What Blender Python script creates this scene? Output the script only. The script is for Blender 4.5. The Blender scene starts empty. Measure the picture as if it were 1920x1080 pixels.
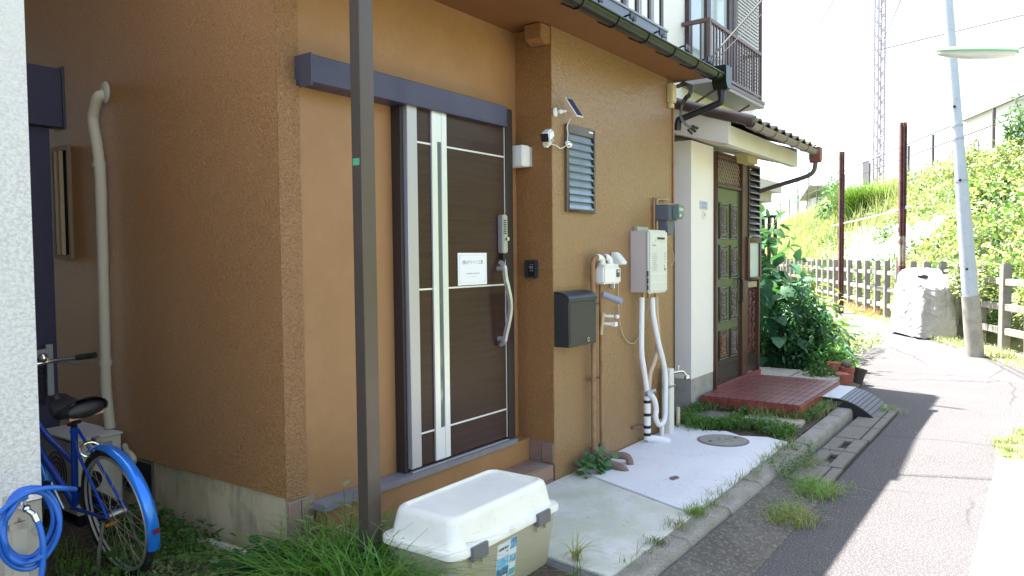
import bpy, bmesh, math, random
import numpy as np
from mathutils import Vector, Matrix, Euler, noise as mnoise
random.seed(7); rng = np.random.default_rng(7)
S = bpy.context.scene
COL = S.collection
rad = math.radians
# ------------------------------------------------------------------ camera
cam = bpy.data.cameras.new('camera'); camo = bpy.data.objects.new('camera', cam); COL.objects.link(camo)
cam.sensor_width = 36.0; cam.lens = 36.0 * 1400 / 1920; cam.clip_start = .05; cam.clip_end = 1500
camo.matrix_world = Matrix(((0.5819, 0.0391, -0.8123, 0), (-0.8132, 0.0155, -0.5818, 0), (-0.0102, 0.9991, 0.0408, 1.5), (0, 0, 0, 1)))
S.camera = camo
# ------------------------------------------------------------------ light
SUN = Vector((0.30, 1.35, 3.15)).normalized()
W = bpy.data.worlds.new('World'); S.world = W; W.use_nodes = True
nt = W.node_tree; bg = nt.nodes['Background']
sky = nt.nodes.new('ShaderNodeTexSky'); sky.sky_type = 'NISHITA'; sky.sun_disc = False
sky.sun_elevation = math.asin(SUN.z); sky.sun_rotation = math.atan2(SUN.x, SUN.y)
sky.air_density = 1.0; sky.dust_density = 2.0; sky.ozone_density = 1.0
bw0 = nt.nodes.new('ShaderNodeRGBToBW'); hz = nt.nodes.new('ShaderNodeMix'); hz.data_type = 'RGBA'; hz.inputs[0].default_value = .3   # hazy summer sky, less blue
nt.links.new(sky.outputs[0], bw0.inputs[0]); nt.links.new(sky.outputs[0], hz.inputs[6]); nt.links.new(bw0.outputs[0], hz.inputs[7]); nt.links.new(hz.outputs[2], bg.inputs[0])
bg.inputs[1].default_value = 0.12
sl = bpy.data.lights.new('sun', 'SUN'); sl.energy = 5.0; sl.angle = rad(.55); sl.color = (1, .965, .915)
so = bpy.data.objects.new('sun', sl); COL.objects.link(so); so.rotation_euler = (-SUN).to_track_quat('-Z', 'Y').to_euler(); so.location = (0, 0, 30)
S.view_settings.view_transform = 'Standard'; S.view_settings.look = 'None'; S.view_settings.gamma = 1
S.view_settings.use_curve_mapping = False; S.view_settings.exposure = 2.52
S.render.engine = 'CYCLES'; S.cycles.max_bounces = 8; S.cycles.diffuse_bounces = 5; S.cycles.transparent_max_bounces = 16
S.cycles.use_denoising = True

# ------------------------------------------------------------------ materials
def N(nt, t, **kw):
    n = nt.nodes.new(t)
    for k, v in kw.items():
        if k.startswith('i_'):
            n.inputs[int(k[2:]) if k[2:].isdigit() else k[2:].replace('_', ' ')].default_value = v
        else: setattr(n, k, v)
    return n
def c4(c): return (c[0], c[1], c[2], 1)
def mix(nt, f, a, b, blend='MIX'):
    m = nt.nodes.new('ShaderNodeMix'); m.data_type = 'RGBA'; m.blend_type = blend
    for s, v in ((0, f), (6, a), (7, b)):
        if hasattr(v, 'is_linked'): nt.links.new(v, m.inputs[s])
        else: m.inputs[s].default_value = v if s == 0 else c4(v)
    return m.outputs[2]
def ramp(nt, src, lo, hi, a=0., b=1.):
    r = nt.nodes.new('ShaderNodeMapRange'); r.inputs[1].default_value = lo; r.inputs[2].default_value = hi
    r.inputs[3].default_value = a; r.inputs[4].default_value = b; nt.links.new(src, r.inputs[0]); return r.outputs[0]
def coords(nt, stretch=None):
    tc = nt.nodes.new('ShaderNodeTexCoord'); o = tc.outputs['Object']
    if stretch:
        mp = nt.nodes.new('ShaderNodeMapping'); mp.inputs['Scale'].default_value = stretch; nt.links.new(o, mp.inputs[0]); o = mp.outputs[0]
    return o
def noisef(nt, co, scale, detail=4, rough=.55, dist=0.):
    n = N(nt, 'ShaderNodeTexNoise', i_Scale=scale, i_Detail=detail, i_Roughness=rough, i_Distortion=dist); nt.links.new(co, n.inputs['Vector']); return n.outputs['Fac']
def vor(nt, co, scale, feature='F1'):
    n = N(nt, 'ShaderNodeTexVoronoi', i_Scale=scale, feature=feature); nt.links.new(co, n.inputs['Vector']); return n.outputs['Distance']
MATS = {}
def M(name, col, rough=.6, metal=0., var=None, var2=None, bumps=(), stretch=None, spec=.5, coat=0., trans=0., rnd=0., emit=None, sheen=0., mapr=None, ior=1.45, alpha=1.):
    """var/var2 = (scale, lo, hi, colour): blotches of another colour. bumps = [(kind, scale, strength, distance)]"""
    if name in MATS: return MATS[name]
    m = bpy.data.materials.new(name); m.use_nodes = True; nt = m.node_tree; p = nt.nodes['Principled BSDF']; MATS[name] = m
    p.inputs['Roughness'].default_value = rough; p.inputs['Metallic'].default_value = metal
    p.inputs['Specular IOR Level'].default_value = spec; p.inputs['Coat Weight'].default_value = coat; p.inputs['Coat Roughness'].default_value = .12
    p.inputs['Transmission Weight'].default_value = trans; p.inputs['IOR'].default_value = ior; p.inputs['Alpha'].default_value = alpha
    co = coords(nt, stretch); cur = None
    for v in (var, var2):
        if v:
            f = ramp(nt, noisef(nt, co, v[0], 6, .62, .3), v[1], v[2])
            cur = mix(nt, f, cur if cur is not None else col, v[3])
    if rnd:
        oi = nt.nodes.new('ShaderNodeObjectInfo'); h = nt.nodes.new('ShaderNodeHueSaturation')
        nt.links.new(ramp(nt, oi.outputs['Random'], 0, 1, 1 - rnd, 1 + rnd), h.inputs['Value'])
        if cur is not None: nt.links.new(cur, h.inputs['Color'])
        else: h.inputs['Color'].default_value = c4(col)
        cur = h.outputs[0]
    if cur is not None: nt.links.new(cur, p.inputs['Base Color'])
    else: p.inputs['Base Color'].default_value = c4(col)
    if mapr: nt.links.new(ramp(nt, noisef(nt, co, mapr[0], 5), .3, .7, mapr[1], mapr[2]), p.inputs['Roughness'])
    last = None; raw = coords(nt)
    for kind, sc, st, di in bumps:
        b = N(nt, 'ShaderNodeBump', i_Strength=st, i_Distance=di)
        src = {'n': lambda: noisef(nt, raw, sc, 4, .6), 'w': lambda: noisef(nt, raw, sc, 2, .5, 1.6), 'v': lambda: vor(nt, raw, sc), 's': lambda: noisef(nt, co, sc, 5, .6)}[kind]()
        nt.links.new(src, b.inputs['Height'])
        if last: nt.links.new(last, b.inputs['Normal'])
        last = b.outputs[0]
    if last: nt.links.new(last, p.inputs['Normal'])
    if emit: p.inputs['Emission Color'].default_value = c4(emit[0]); p.inputs['Emission Strength'].default_value = emit[1]
    return m
def leafmat(name, a, b, c, transl=.35, rough=.45, hue=0.):
    if name in MATS: return MATS[name]
    m = bpy.data.materials.new(name); m.use_nodes = True; nt = m.node_tree; MATS[name] = m
    p = nt.nodes['Principled BSDF']; out = nt.nodes['Material Output']
    g = nt.nodes.new('ShaderNodeNewGeometry'); cr = nt.nodes.new('ShaderNodeValToRGB'); e = cr.color_ramp.elements
    e[0].color = c4(a); e[1].color = c4(c); x = e.new(.5); x.color = c4(b)
    nt.links.new(g.outputs['Random Per Island'], cr.inputs[0])
    big = mix(nt, ramp(nt, noisef(nt, coords(nt), 1.3, 3), .4, .65, 0, .45), cr.outputs[0], c)
    nt.links.new(big, p.inputs['Base Color']); p.inputs['Roughness'].default_value = rough; p.inputs['Specular IOR Level'].default_value = .4
    t = nt.nodes.new('ShaderNodeBsdfTranslucent'); tc = mix(nt, .5, big, (min(1, c[0] * 1.6), min(1, c[1] * 1.7), c[2] * .6)); nt.links.new(tc, t.inputs[0])
    ms = nt.nodes.new('ShaderNodeMixShader'); ms.inputs[0].default_value = transl
    nt.links.new(p.outputs[0], ms.inputs[1]); nt.links.new(t.outputs[0], ms.inputs[2]); nt.links.new(ms.outputs[0], out.inputs[0])
    return m

# ------------------------------------------------------------------ mesh builder
class MB:
    def __init__(s): s.v = []; s.f = []
    def add(s, vs, fs):
        o = len(s.v); s.v += [tuple(v) for v in vs]; s.f += [tuple(i + o for i in f) for f in fs]; return s
    def box(s, x0, x1, y0, y1, z0, z1):
        return s.add([(x, y, z) for z in (z0, z1) for y in (y0, y1) for x in (x0, x1)],
                     [(0, 2, 3, 1), (4, 5, 7, 6), (0, 1, 5, 4), (2, 6, 7, 3), (0, 4, 6, 2), (1, 3, 7, 5)])
    def obox(s, c, size, R=None):
        h = [q / 2 for q in size]; R = R or Matrix.Identity(3); c = Vector(c)
        vs = [c + R @ Vector((x, y, z)) for z in (-h[2], h[2]) for y in (-h[1], h[1]) for x in (-h[0], h[0])]
        return s.add(vs, [(0, 2, 3, 1), (4, 5, 7, 6), (0, 1, 5, 4), (2, 6, 7, 3), (0, 4, 6, 2), (1, 3, 7, 5)])
    def bar(s, p0, p1, w, h, up=(0, 0, 1)):
        p0 = Vector(p0); p1 = Vector(p1); d = (p1 - p0).normalized(); u = Vector(up)
        if abs(d.dot(u)) > .99: u = Vector((1, 0, 0))
        a = d.cross(u).normalized(); b = a.cross(d)
        vs = [p + a * (i * w / 2) + b * (j * h / 2) for p in (p0, p1) for j in (-1, 1) for i in (-1, 1)]
        return s.add(vs, [(0, 1, 3, 2), (4, 6, 7, 5), (0, 4, 5, 1), (2, 3, 7, 6), (0, 2, 6, 4), (1, 5, 7, 3)])
    def tube(s, pts, r, n=10, caps=True, closed=False):
        pts = [Vector(p) for p in pts]; k = len(pts); rr = r if hasattr(r, '__len__') else [r] * k
        vs = []; fs = []; prev = None
        for i, p in enumerate(pts):
            if closed: t = (pts[(i + 1) % k] - pts[i - 1]).normalized()
            else: t = (pts[min(i + 1, k - 1)] - pts[max(i - 1, 0)]).normalized()
            if prev is None:
                u = Vector((0, 0, 1)) if abs(t.z) < .9 else Vector((1, 0, 0)); a = t.cross(u).normalized()
            else:
                a = (prev - t * prev.dot(t)); a = a.normalized() if a.length > 1e-6 else t.orthogonal().normalized()
            prev = a; b = t.cross(a)
            for j in range(n):
                q = 2 * math.pi * j / n; vs.append(p + (a * math.cos(q) + b * math.sin(q)) * rr[i])
        for i in range(k if closed else k - 1):
            i2 = (i + 1) % k
            for j in range(n): fs.append((i * n + j, i * n + (j + 1) % n, i2 * n + (j + 1) % n, i2 * n + j))
        if caps and not closed: fs.append(tuple(range(n - 1, -1, -1))); fs.append(tuple((k - 1) * n + j for j in range(n)))
        return s.add(vs, fs)
    def cyl(s, p0, p1, r0, r1=None, n=16): return s.tube([p0, p1], [r0, r0 if r1 is None else r1], n)
    def prism(s, poly, axis, lo, hi):
        """poly: 2-D outline; axis: 'x' -> (y,z), 'y' -> (x,z), 'z' -> (x,y)"""
        k = len(poly)
        def P(a, b, t): return {'x': (t, a, b), 'y': (a, t, b), 'z': (a, b, t)}[axis]
        area = sum(poly[i][0] * poly[(i + 1) % k][1] - poly[(i + 1) % k][0] * poly[i][1] for i in range(k))
        flip = (area < 0) ^ (axis == 'y')
        if flip: poly = poly[::-1]
        vs = [P(a, b, lo) for a, b in poly] + [P(a, b, hi) for a, b in poly]
        fs = [tuple(range(k - 1, -1, -1)), tuple(range(k, 2 * k))] + [(i, (i + 1) % k, k + (i + 1) % k, k + i) for i in range(k)]
        return s.add(vs, fs)
    def sphere(s, c, r, n=12, m=8, sc=(1, 1, 1)):
        c = Vector(c); vs = [c + Vector((0, 0, r * sc[2]))]
        for i in range(1, m):
            a = math.pi * i / m
            for j in range(n):
                b = 2 * math.pi * j / n; vs.append(c + Vector((r * sc[0] * math.sin(a) * math.cos(b), r * sc[1] * math.sin(a) * math.sin(b), r * sc[2] * math.cos(a))))
        vs.append(c - Vector((0, 0, r * sc[2]))); fs = [(0, 1 + j, 1 + (j + 1) % n) for j in range(n)]
        for i in range(m - 2):
            for j in range(n): fs.append((1 + i * n + j, 1 + (i + 1) * n + j, 1 + (i + 1) * n + (j + 1) % n, 1 + i * n + (j + 1) % n))
        e = len(vs) - 1; fs += [(e, 1 + (m - 2) * n + (j + 1) % n, 1 + (m - 2) * n + j) for j in range(n)]
        return s.add(vs, fs)
    def grid(s, fn, nu, nv, closed_u=False):
        vs = [fn(i / nu, j / nv) for i in range(nu + (0 if closed_u else 1)) for j in range(nv + 1)]
        L = nu if closed_u else nu + 1
        fs = [(i * (nv + 1) + j, ((i + 1) % L) * (nv + 1) + j, ((i + 1) % L) * (nv + 1) + j + 1, i * (nv + 1) + j + 1) for i in range(nu) for j in range(nv)]
        return s.add(vs, fs)

LOC = {}
def tag(o, label=None, cat=None, group=None, kind=None):
    if label: o['label'] = label
    if cat: o['category'] = cat
    if group: o['group'] = group
    if kind: o['kind'] = kind
    return o
def thing(name, loc, label, cat, group=None, rotz=0):
    o = bpy.data.objects.new(name, None); COL.objects.link(o); o.location = loc; o.rotation_euler[2] = rotz
    o.empty_display_size = .1; LOC[o] = Vector(loc); return tag(o, label, cat, group)
def finish(me, m, smooth, bevel, bang=30):
    if bevel:
        bm = bmesh.new(); bm.from_mesh(me); bmesh.ops.remove_doubles(bm, verts=bm.verts, dist=1e-6)
        es = [e for e in bm.edges if len(e.link_faces) == 2 and e.calc_face_angle(0) > rad(bang)]
        bmesh.ops.bevel(bm, geom=es, offset=bevel, segments=1 if bevel < .004 else 2, affect='EDGES', clamp_overlap=True)
        bm.to_mesh(me); bm.free(); smooth = True
    if m: me.materials.append(m)
    if smooth:
        me.shade_smooth(); me.set_sharp_from_angle(angle=rad(38))
    me.update()
def obj(name, mb, m, parent=None, smooth=False, bevel=0, local=False, label=None):
    L = Vector((0, 0, 0)) if (parent is None or local) else LOC[parent]
    me = bpy.data.meshes.new(name); me.from_pydata([(v[0] - L[0], v[1] - L[1], v[2] - L[2]) for v in mb.v], [], mb.f)
    finish(me, m, smooth, bevel)
    o = bpy.data.objects.new(name, me); COL.objects.link(o)
    if parent: o.parent = parent; LOC[o] = LOC[parent]
    else: LOC[o] = Vector((0, 0, 0))
    if label: o['label'] = label
    return o
def solo(name, mb, m, label, cat, group=None, kind=None, smooth=False, bevel=0):
    """one-mesh thing with its origin at its base centre"""
    a = np.array(mb.v); c = Vector(((a[:, 0].min() + a[:, 0].max()) / 2, (a[:, 1].min() + a[:, 1].max()) / 2, a[:, 2].min()))
    if kind == 'structure': c = Vector((0, 0, 0))
    mb.v = [tuple(Vector(v) - c) for v in mb.v]
    o = obj(name, mb, m, None, smooth, bevel); o.location = c; LOC[o] = c
    return tag(o, label, cat, group, kind)
def piece(name, me, loc, parent, rot=(0, 0, 0), sc=(1, 1, 1)):
    o = bpy.data.objects.new(name, me); COL.objects.link(o); o.parent = parent
    o.location = Vector(loc) - LOC[parent]; o.rotation_euler = rot; o.scale = sc; LOC[o] = Vector(loc); return o
def mesh(name, mb, m, smooth=False, bevel=0):
    me = bpy.data.meshes.new(name); me.from_pydata(mb.v, [], mb.f); finish(me, m, smooth, bevel); return me
def boxmesh(name, sx, sy, sz, m, bevel=.002): return mesh(name, MB().box(-sx / 2, sx / 2, -sy / 2, sy / 2, -sz / 2, sz / 2), m, bevel=bevel)
def copy_tree(o, parent=None):
    c = o.copy(); COL.objects.link(c); c.parent = parent; LOC[c] = LOC[o].copy()
    for ch in list(o.children): copy_tree(ch, c)
    return c
def rawmesh(name, V, faces4, faces3, m, parent=None, smooth=True):
    """fast numpy mesh"""
    me = bpy.data.meshes.new(name); nq = len(faces4); n3 = len(faces3)
    L = np.array(LOC[parent]) if parent else 0
    V = np.asarray(V, dtype=np.float32) - L
    me.vertices.add(len(V)); me.vertices.foreach_set('co', V.ravel().astype(np.float32))
    loops = np.concatenate([np.asarray(faces4).ravel(), np.asarray(faces3).ravel()]).astype(np.int32)
    me.loops.add(len(loops)); me.loops.foreach_set('vertex_index', loops)
    me.polygons.add(nq + n3)
    st = np.concatenate([np.arange(nq) * 4, nq * 4 + np.arange(n3) * 3]).astype(np.int32)
    me.polygons.foreach_set('loop_start', st)
    me.update(calc_edges=True); me.validate(); me.materials.append(m)
    if smooth: me.shade_smooth()
    o = bpy.data.objects.new(name, me); COL.objects.link(o)
    if parent: o.parent = parent; LOC[o] = LOC[parent]
    return o
def unit(a): return a / np.maximum(np.linalg.norm(a, axis=-1, keepdims=True), 1e-9)
def leaves(P, D, Nrm, size, width=.45, curl=.25, fold=.18):
    """P base, D leaf direction, Nrm leaf normal; returns V,F4,F3"""
    P = np.asarray(P); n = len(P); D = unit(D); B = unit(np.cross(Nrm, D)); Nn = np.cross(D, B); s = np.asarray(size).reshape(-1, 1) * np.ones((n, 1))
    w = width * s
    def pt(t, side, k): return P + D * s * t + B * side * w * k - Nn * s * curl * t * t + Nn * np.abs(side) * w * fold * k
    V = np.stack([P, pt(.3, -1, .5), pt(.3, 0, 0), pt(.3, 1, .5), pt(.7, -1, .36), pt(.7, 0, 0), pt(.7, 1, .36), pt(1, 0, 0)], 1).reshape(-1, 3)
    o = (np.arange(n) * 8)[:, None]
    F4 = (np.array([[1, 2, 5, 4], [2, 3, 6, 5]])[None] + o[:, :, None]).reshape(-1, 4)
    F3 = (np.array([[0, 2, 1], [0, 3, 2], [4, 5, 7], [5, 6, 7]])[None] + o[:, :, None]).reshape(-1, 3)
    return V, F4, F3
def blades(P, lean, H, width, bend=.5, seg=4):
    """grass blades: P roots, lean horizontal unit vec, H height"""
    P = np.asarray(P); n = len(P); H = np.asarray(H).reshape(-1, 1); lean = unit(lean); side = np.stack([-lean[:, 1], lean[:, 0], 0 * lean[:, 0]], 1)
    bend = np.asarray(bend).reshape(-1, 1) * np.ones((n, 1)); rows = []
    for k in range(seg + 1):
        t = k / seg; c = P + lean * H * bend * t ** 2 * 1.1 + np.array([0, 0, 1]) * H * (t - .38 * bend * t ** 3)
        ww = width * (1 - t ** 1.6) * .5 + .0004
        rows.append(c - side * ww); rows.append(c + side * ww)
    V = np.stack(rows, 1).reshape(-1, 3); m = 2 * (seg + 1); o = (np.arange(n) * m)[:, None]
    q = np.array([[2 * k, 2 * k + 1, 2 * k + 3, 2 * k + 2] for k in range(seg)])
    return V, (q[None] + o[:, :, None]).reshape(-1, 4), np.zeros((0, 3), int)
def merge(parts):
    V = []; A = []; B = []; o = 0
    for v, a, b in parts: V.append(v); A.append(a + o); B.append(b + o); o += len(v)
    return np.concatenate(V), np.concatenate(A), np.concatenate(B)
def rdir(n, up=0.):
    d = rng.normal(size=(n, 3)); d[:, 2] = d[:, 2] * .6 + up; return unit(d)
def text(name, s, size, loc, rot, m, parent, ext=.0004, align='CENTER', sx=1.):
    cu = bpy.data.curves.new(name, 'FONT'); cu.body = s; cu.size = size; cu.extrude = ext; cu.align_x = align; cu.align_y = 'CENTER'
    t = bpy.data.objects.new(name, cu); COL.objects.link(t); bpy.context.view_layer.update()
    me = bpy.data.meshes.new_from_object(t.evaluated_get(bpy.context.evaluated_depsgraph_get())); bpy.data.objects.remove(t)
    me.materials.clear(); me.materials.append(m)
    o = bpy.data.objects.new(name, me); COL.objects.link(o); o.parent = parent
    o.location = Vector(loc) - LOC[parent]; o.rotation_euler = rot; o.scale = (sx, 1, 1); LOC[o] = Vector(loc); return o
def print_lines(name, x, y, z, w, rows, pitch, hgt, m, parent, seed=1):
    g = np.random.default_rng(seed); mb = MB()
    for q in range(rows):
        a = x - w / 2 + g.uniform(0, .1) * w
        while a < x + w / 2 * g.uniform(.75, 1):
            b = a + hgt * g.uniform(.5, 1.1); k = g.uniform(.5, 1); mb.box(a, b, y, y + .0002, z - q * pitch, z - q * pitch + hgt * k); a = b + hgt * .35
    return obj(name, mb, m, parent)
def arc(c, r, a0, a1, n, plane='yz', t=0):
    out = []
    for i in range(n + 1):
        a = rad(a0 + (a1 - a0) * i / n); u = c[0] + r * math.cos(a); v = c[1] + r * math.sin(a); out.append((u, v))
    return out
def smoothpath(pts, k=6):
    pts = [Vector(p) for p in pts]; out = []
    for i in range(len(pts) - 1):
        p0 = pts[max(i - 1, 0)]; p1 = pts[i]; p2 = pts[i + 1]; p3 = pts[min(i + 2, len(pts) - 1)]
        for j in range(k):
            t = j / k; out.append(.5 * ((2 * p1) + (p2 - p0) * t + (2 * p0 - 5 * p1 + 4 * p2 - p3) * t * t + (3 * p1 - p0 - 3 * p2 + p3) * t ** 3))
    out.append(pts[-1]); return out

# palette
BR = (.33, .178, .074)
stucco_side = M('stucco_side', (.42, .205, .075), .5, var=(1.2, .35, .7, (.365, .175, .06)), var2=(110, .46, .64, (.49, .255, .105)), bumps=[('w', 78, 1., .016), ('v', 140, .6, .006)], spec=.5)  # var2: paler fine flecks paint highlights on the stucco grain
stucco_ret = M('stucco_return', (.30, .145, .05), .45, var=(2, .35, .7, (.26, .12, .04)), var2=(85, .48, .66, (.37, .19, .07)), bumps=[('w', 60, 1., .015)], spec=.45)  # var2 flecks put grain highlights into the colour here too
stucco_bay = M('stucco_bay', (.275, .165, .078), .3, var=(.9, .35, .75, (.24, .14, .062)), var2=(40, .45, .75, (.295, .182, .092)), bumps=[('w', 32, .6, .012), ('n', 110, .4, .003)], spec=.55)
stucco_corner = M('stucco_corner', (.315, .165, .072), .5, var=(1.2, .35, .7, (.285, .145, .06)), var2=(90, .48, .66, (.36, .20, .095)), bumps=[('w', 55, 1., .015), ('v', 110, .5, .005)])  # same painted highlight flecks as the side wall
stucco_smooth = M('stucco_smooth', (.325, .172, .078), .45, var=(1.1, .38, .66, (.285, .147, .063)), var2=(5, .5, .75, (.34, .186, .087)), bumps=[('n', 9, .45, .010), ('n', 90, .5, .004), ('n', 220, .4, .002)])
soffit_m = M('soffit_paint', (.20, .088, .03), .6, var=(3, .4, .7, (.175, .075, .025)), bumps=[('n', 120, .3, .002)])
conc_old = M('concrete_foundation', (.56, .47, .31), .9, var=(1.6, .4, .62, (.40, .33, .20)), var2=(5, .52, .72, (.24, .22, .14)), stretch=(1.6, 1.6, .6), bumps=[('n', 60, .4, .004), ('s', 6, .3, .006)])
def concrete(name, a, b, c, s=1.): return M(name, a, .88, var=(2.4 * s, .36, .66, b), var2=(9 * s, .52, .72, c), bumps=[('n', 45, .35, .003), ('n', 260, .35, .0012)])
slab_white = M('slab_white', (.72, .72, .725), .85, var=(1.5, .34, .68, (.64, .65, .67)), var2=(6, .55, .8, (.60, .59, .575)), bumps=[('n', 12, .5, .008), ('n', 70, .4, .003)])
slab_moss = M('slab_moss', (.60, .60, .555), .9, var=(2.6, .38, .62, (.46, .50, .37)), var2=(9, .5, .68, (.50, .475, .44)), bumps=[('n', 30, .5, .005), ('n', 140, .4, .002)])
kerb_m = M('kerb_concrete', (.33, .315, .275), .9, var=(5, .38, .64, (.22, .21, .175)), var2=(130, .5, .62, (.14, .13, .11)), bumps=[('v', 120, .6, .006), ('n', 30, .4, .006)])
cover_m = concrete('cover_concrete', (.17, .158, .14), (.15, .14, .12), (.10, .09, .08), 3)
fence_m = M('fence_concrete', (.25, .235, .21), .9, var=(6, .4, .65, (.19, .178, .155)), var2=(22, .55, .7, (.16, .15, .12)), bumps=[('n', 80, .5, .004)], rnd=.1)
white_wall = M('white_render', (.79, .77, .735), .85, var=(1.1, .4, .7, (.76, .735, .69)), bumps=[('n', 260, .4, .0015)])
grey_found = concrete('grey_foundation', (.40, .39, .36), (.31, .30, .275), (.24, .23, .2))
left_wall = M('white_spatter', (.74, .725, .70), .85, var=(70, .42, .6, (.58, .57, .55)), var2=(1.1, .45, .7, (.72, .705, .68)), bumps=[('n', 130, .8, .006), ('v', 85, .4, .005)])
def simple(n, c, r=.45, mt=0., **k): return M(n, c, r, mt, **k)
navy_trim = simple('navy_trim', (.052, .05, .10), .38, var=(3, .4, .7, (.042, .04, .08)), mapr=(8, .3, .5))
dark_frame = simple('dark_frame', (.03, .022, .022), .3)
alu = simple('aluminium', (.46, .45, .49), .4, .55, bumps=[('n', 400, .05, .0005)])
alu_w = simple('aluminium_bright', (.72, .74, .76), .3, .45)
plastic_w = simple('white_plastic', (.78, .78, .75), .35, var=(6, .5, .75, (.70, .69, .65)))
black_m = simple('black_plastic', (.012, .012, .016), .35)
rubber = simple('rubber', (.02, .02, .021), .75, bumps=[('n', 90, .3, .003)])
chrome = simple('chrome', (.72, .72, .72), .14, 1.)
steel = simple('steel', (.42, .42, .42), .35, .9)
glassd = simple('dark_glass', (.02, .022, .025), .06, spec=.8)

# ================================================================== GROUND
road_m = M('asphalt', (.075, .070, .072), .93, var=(.8, .35, .7, (.060, .056, .058)), var2=(110, .52, .62, (.19, .175, .165)), bumps=[('v', 150, .6, .006), ('n', 400, .4, .002)])
dirt_m = M('soil', (.085, .062, .040), .95, var=(5, .4, .65, (.05, .036, .024)), var2=(38, .5, .7, (.14, .115, .075)), bumps=[('n', 25, .8, .02), ('n', 130, .6, .006)])
far_m = M('far_ground', (.11, .12, .06), .95, var=(.3, .4, .6, (.08, .10, .04)), bumps=[('n', 6, .5, .05)])
solo('ground', MB().box(-600, 600, -600, 600, -1.2, -.13), far_m, 'rough earth ground stretching away beyond the lane', 'ground', kind='structure')
solo('road', MB().prism([(-12, 1.50), (9.0, 1.50), (9.6, 1.86), (11.3, 2.1), (13.9, 2.75), (18.2, 3.6), (24, 6.1), (34, 10.5), (50, 18), (50, 15.5), (30, 6.75), (21.2, 3.95), (17, 2.05), (13.05, .62), (10.3, -.7), (4, -3.4), (-12, -10)], 'z', -.125, -.1),
     road_m, 'worn grey asphalt lane curving left past the house fronts', 'road', kind='structure')
def cracks(m, scale, width, dark, amt=.85):
    nt = m.node_tree; p = nt.nodes['Principled BSDF']; co = coords(nt); src = p.inputs['Base Color'].links[0].from_socket
    n = N(nt, 'ShaderNodeTexNoise', i_Scale=scale * 3, i_Detail=5.); nt.links.new(co, n.inputs['Vector'])
    ad = nt.nodes.new('ShaderNodeMix'); ad.data_type = 'VECTOR'; ad.inputs[0].default_value = .22; nt.links.new(co, ad.inputs[4]); nt.links.new(n.outputs['Color'], ad.inputs[5])
    f = ramp(nt, vor(nt, ad.outputs[1], scale, 'DISTANCE_TO_EDGE'), 0, width, amt, 0)
    msk = nt.nodes.new('ShaderNodeMath'); msk.operation = 'MULTIPLY'; nt.links.new(f, msk.inputs[0]); nt.links.new(ramp(nt, noisef(nt, co, scale * .9, 2), .42, .55), msk.inputs[1])
    nt.links.new(mix(nt, msk.outputs[0], src, dark), p.inputs['Base Color'])
cracks(road_m, .55, .006, (.02, .018, .017))
solo('gutter_strip', MB().prism([(1.17, -.0955), (1.30, -.078), (1.491, -.038), (1.491, -.12), (1.17, -.12)], 'x', -8, 5.24), M('old_asphalt', (.115, .105, .088), .95, var=(6, .38, .64, (.075, .069, .062)), var2=(45, .5, .66, (.20, .185, .155)), bumps=[('v', 110, .7, .007), ('n', 30, .5, .01)]), 'older brownish mottled strip of asphalt beside the kerb', 'road edge', kind='structure')
# soil plot left of the slabs, round the porch and in the alley
solo('soil_plot', MB().prism([(-6, 1.6), (2.95, 1.6), (3.02, 2.0), (2.9, 2.66), (2.25, 2.66), (2.25, 11), (-6, 11)], 'z', -.14, -.004), dirt_m, 'bare weedy soil beside the porch and in the alley', 'soil', kind='structure')
solo('soil_yard', MB().prism([(6.1, 1.66), (6.95, 1.66), (9.3, 1.72), (9.75, 2.05), (11.3, 2.3), (13.9, 2.95), (18.2, 3.85), (24, 6.4), (24, 12), (6.2, 12), (6.2, 2.6)], 'z', -.14, -.012), dirt_m, 'weedy soil round the white house entrance', 'soil', kind='structure')
# slabs
def slab(name, poly, z0, z1, m, label):
    return solo(name, MB().prism(poly, 'z', z0, z1), m, label, 'concrete slab', kind='structure', bevel=.004)
edge = [(6.245, 2.66), (6.24, 2.5), (6.12, 2.38), (6.2, 2.2), (6.1, 2.05), (6.18, 1.85), (6.1, 1.665)]
slab('pavement', [(4.09, 1.64), (4.485, 2.669)] + edge, -.1, .001, slab_white, 'smooth bluish white concrete slab with the round manhole in it')
slab('pavement', [(3.06, 1.64), (4.078, 1.636), (4.473, 2.669), (2.96, 2.669), (3.1, 2.0)], -.1, -.003, slab_moss, 'older greenish mossy concrete slab in front of the porch')
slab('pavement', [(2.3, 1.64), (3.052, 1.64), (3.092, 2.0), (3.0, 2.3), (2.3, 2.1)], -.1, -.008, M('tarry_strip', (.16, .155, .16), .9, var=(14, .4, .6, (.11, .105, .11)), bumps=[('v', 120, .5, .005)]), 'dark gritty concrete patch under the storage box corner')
# kerb stones
kerb = thing('kerb', (5.2, 1.57, -.1), 'low rounded concrete kerb between the slabs and the lane', 'kerb'); kerb['kind'] = 'structure'
kprof = [(1.492, -.12), (1.496, -.03), (1.508, -.006), (1.520, -.001), (1.634, .001), (1.634, -.12)]
kme = None
for i in range(16):
    x0 = 1.6 + i * .605
    if kme is None: kme = mesh('kerb_stone', MB().prism([(a - 1.55, b) for a, b in kprof], 'x', -.2985, .2985), kerb_m, bevel=.003)
    if x0 < 7.7: piece('kerb_stone', kme, (x0, 1.557 + .006 * math.sin(i * 2.1), random.uniform(-.006, .002)), kerb, (0, 0, random.uniform(-.006, .006)))
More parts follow.
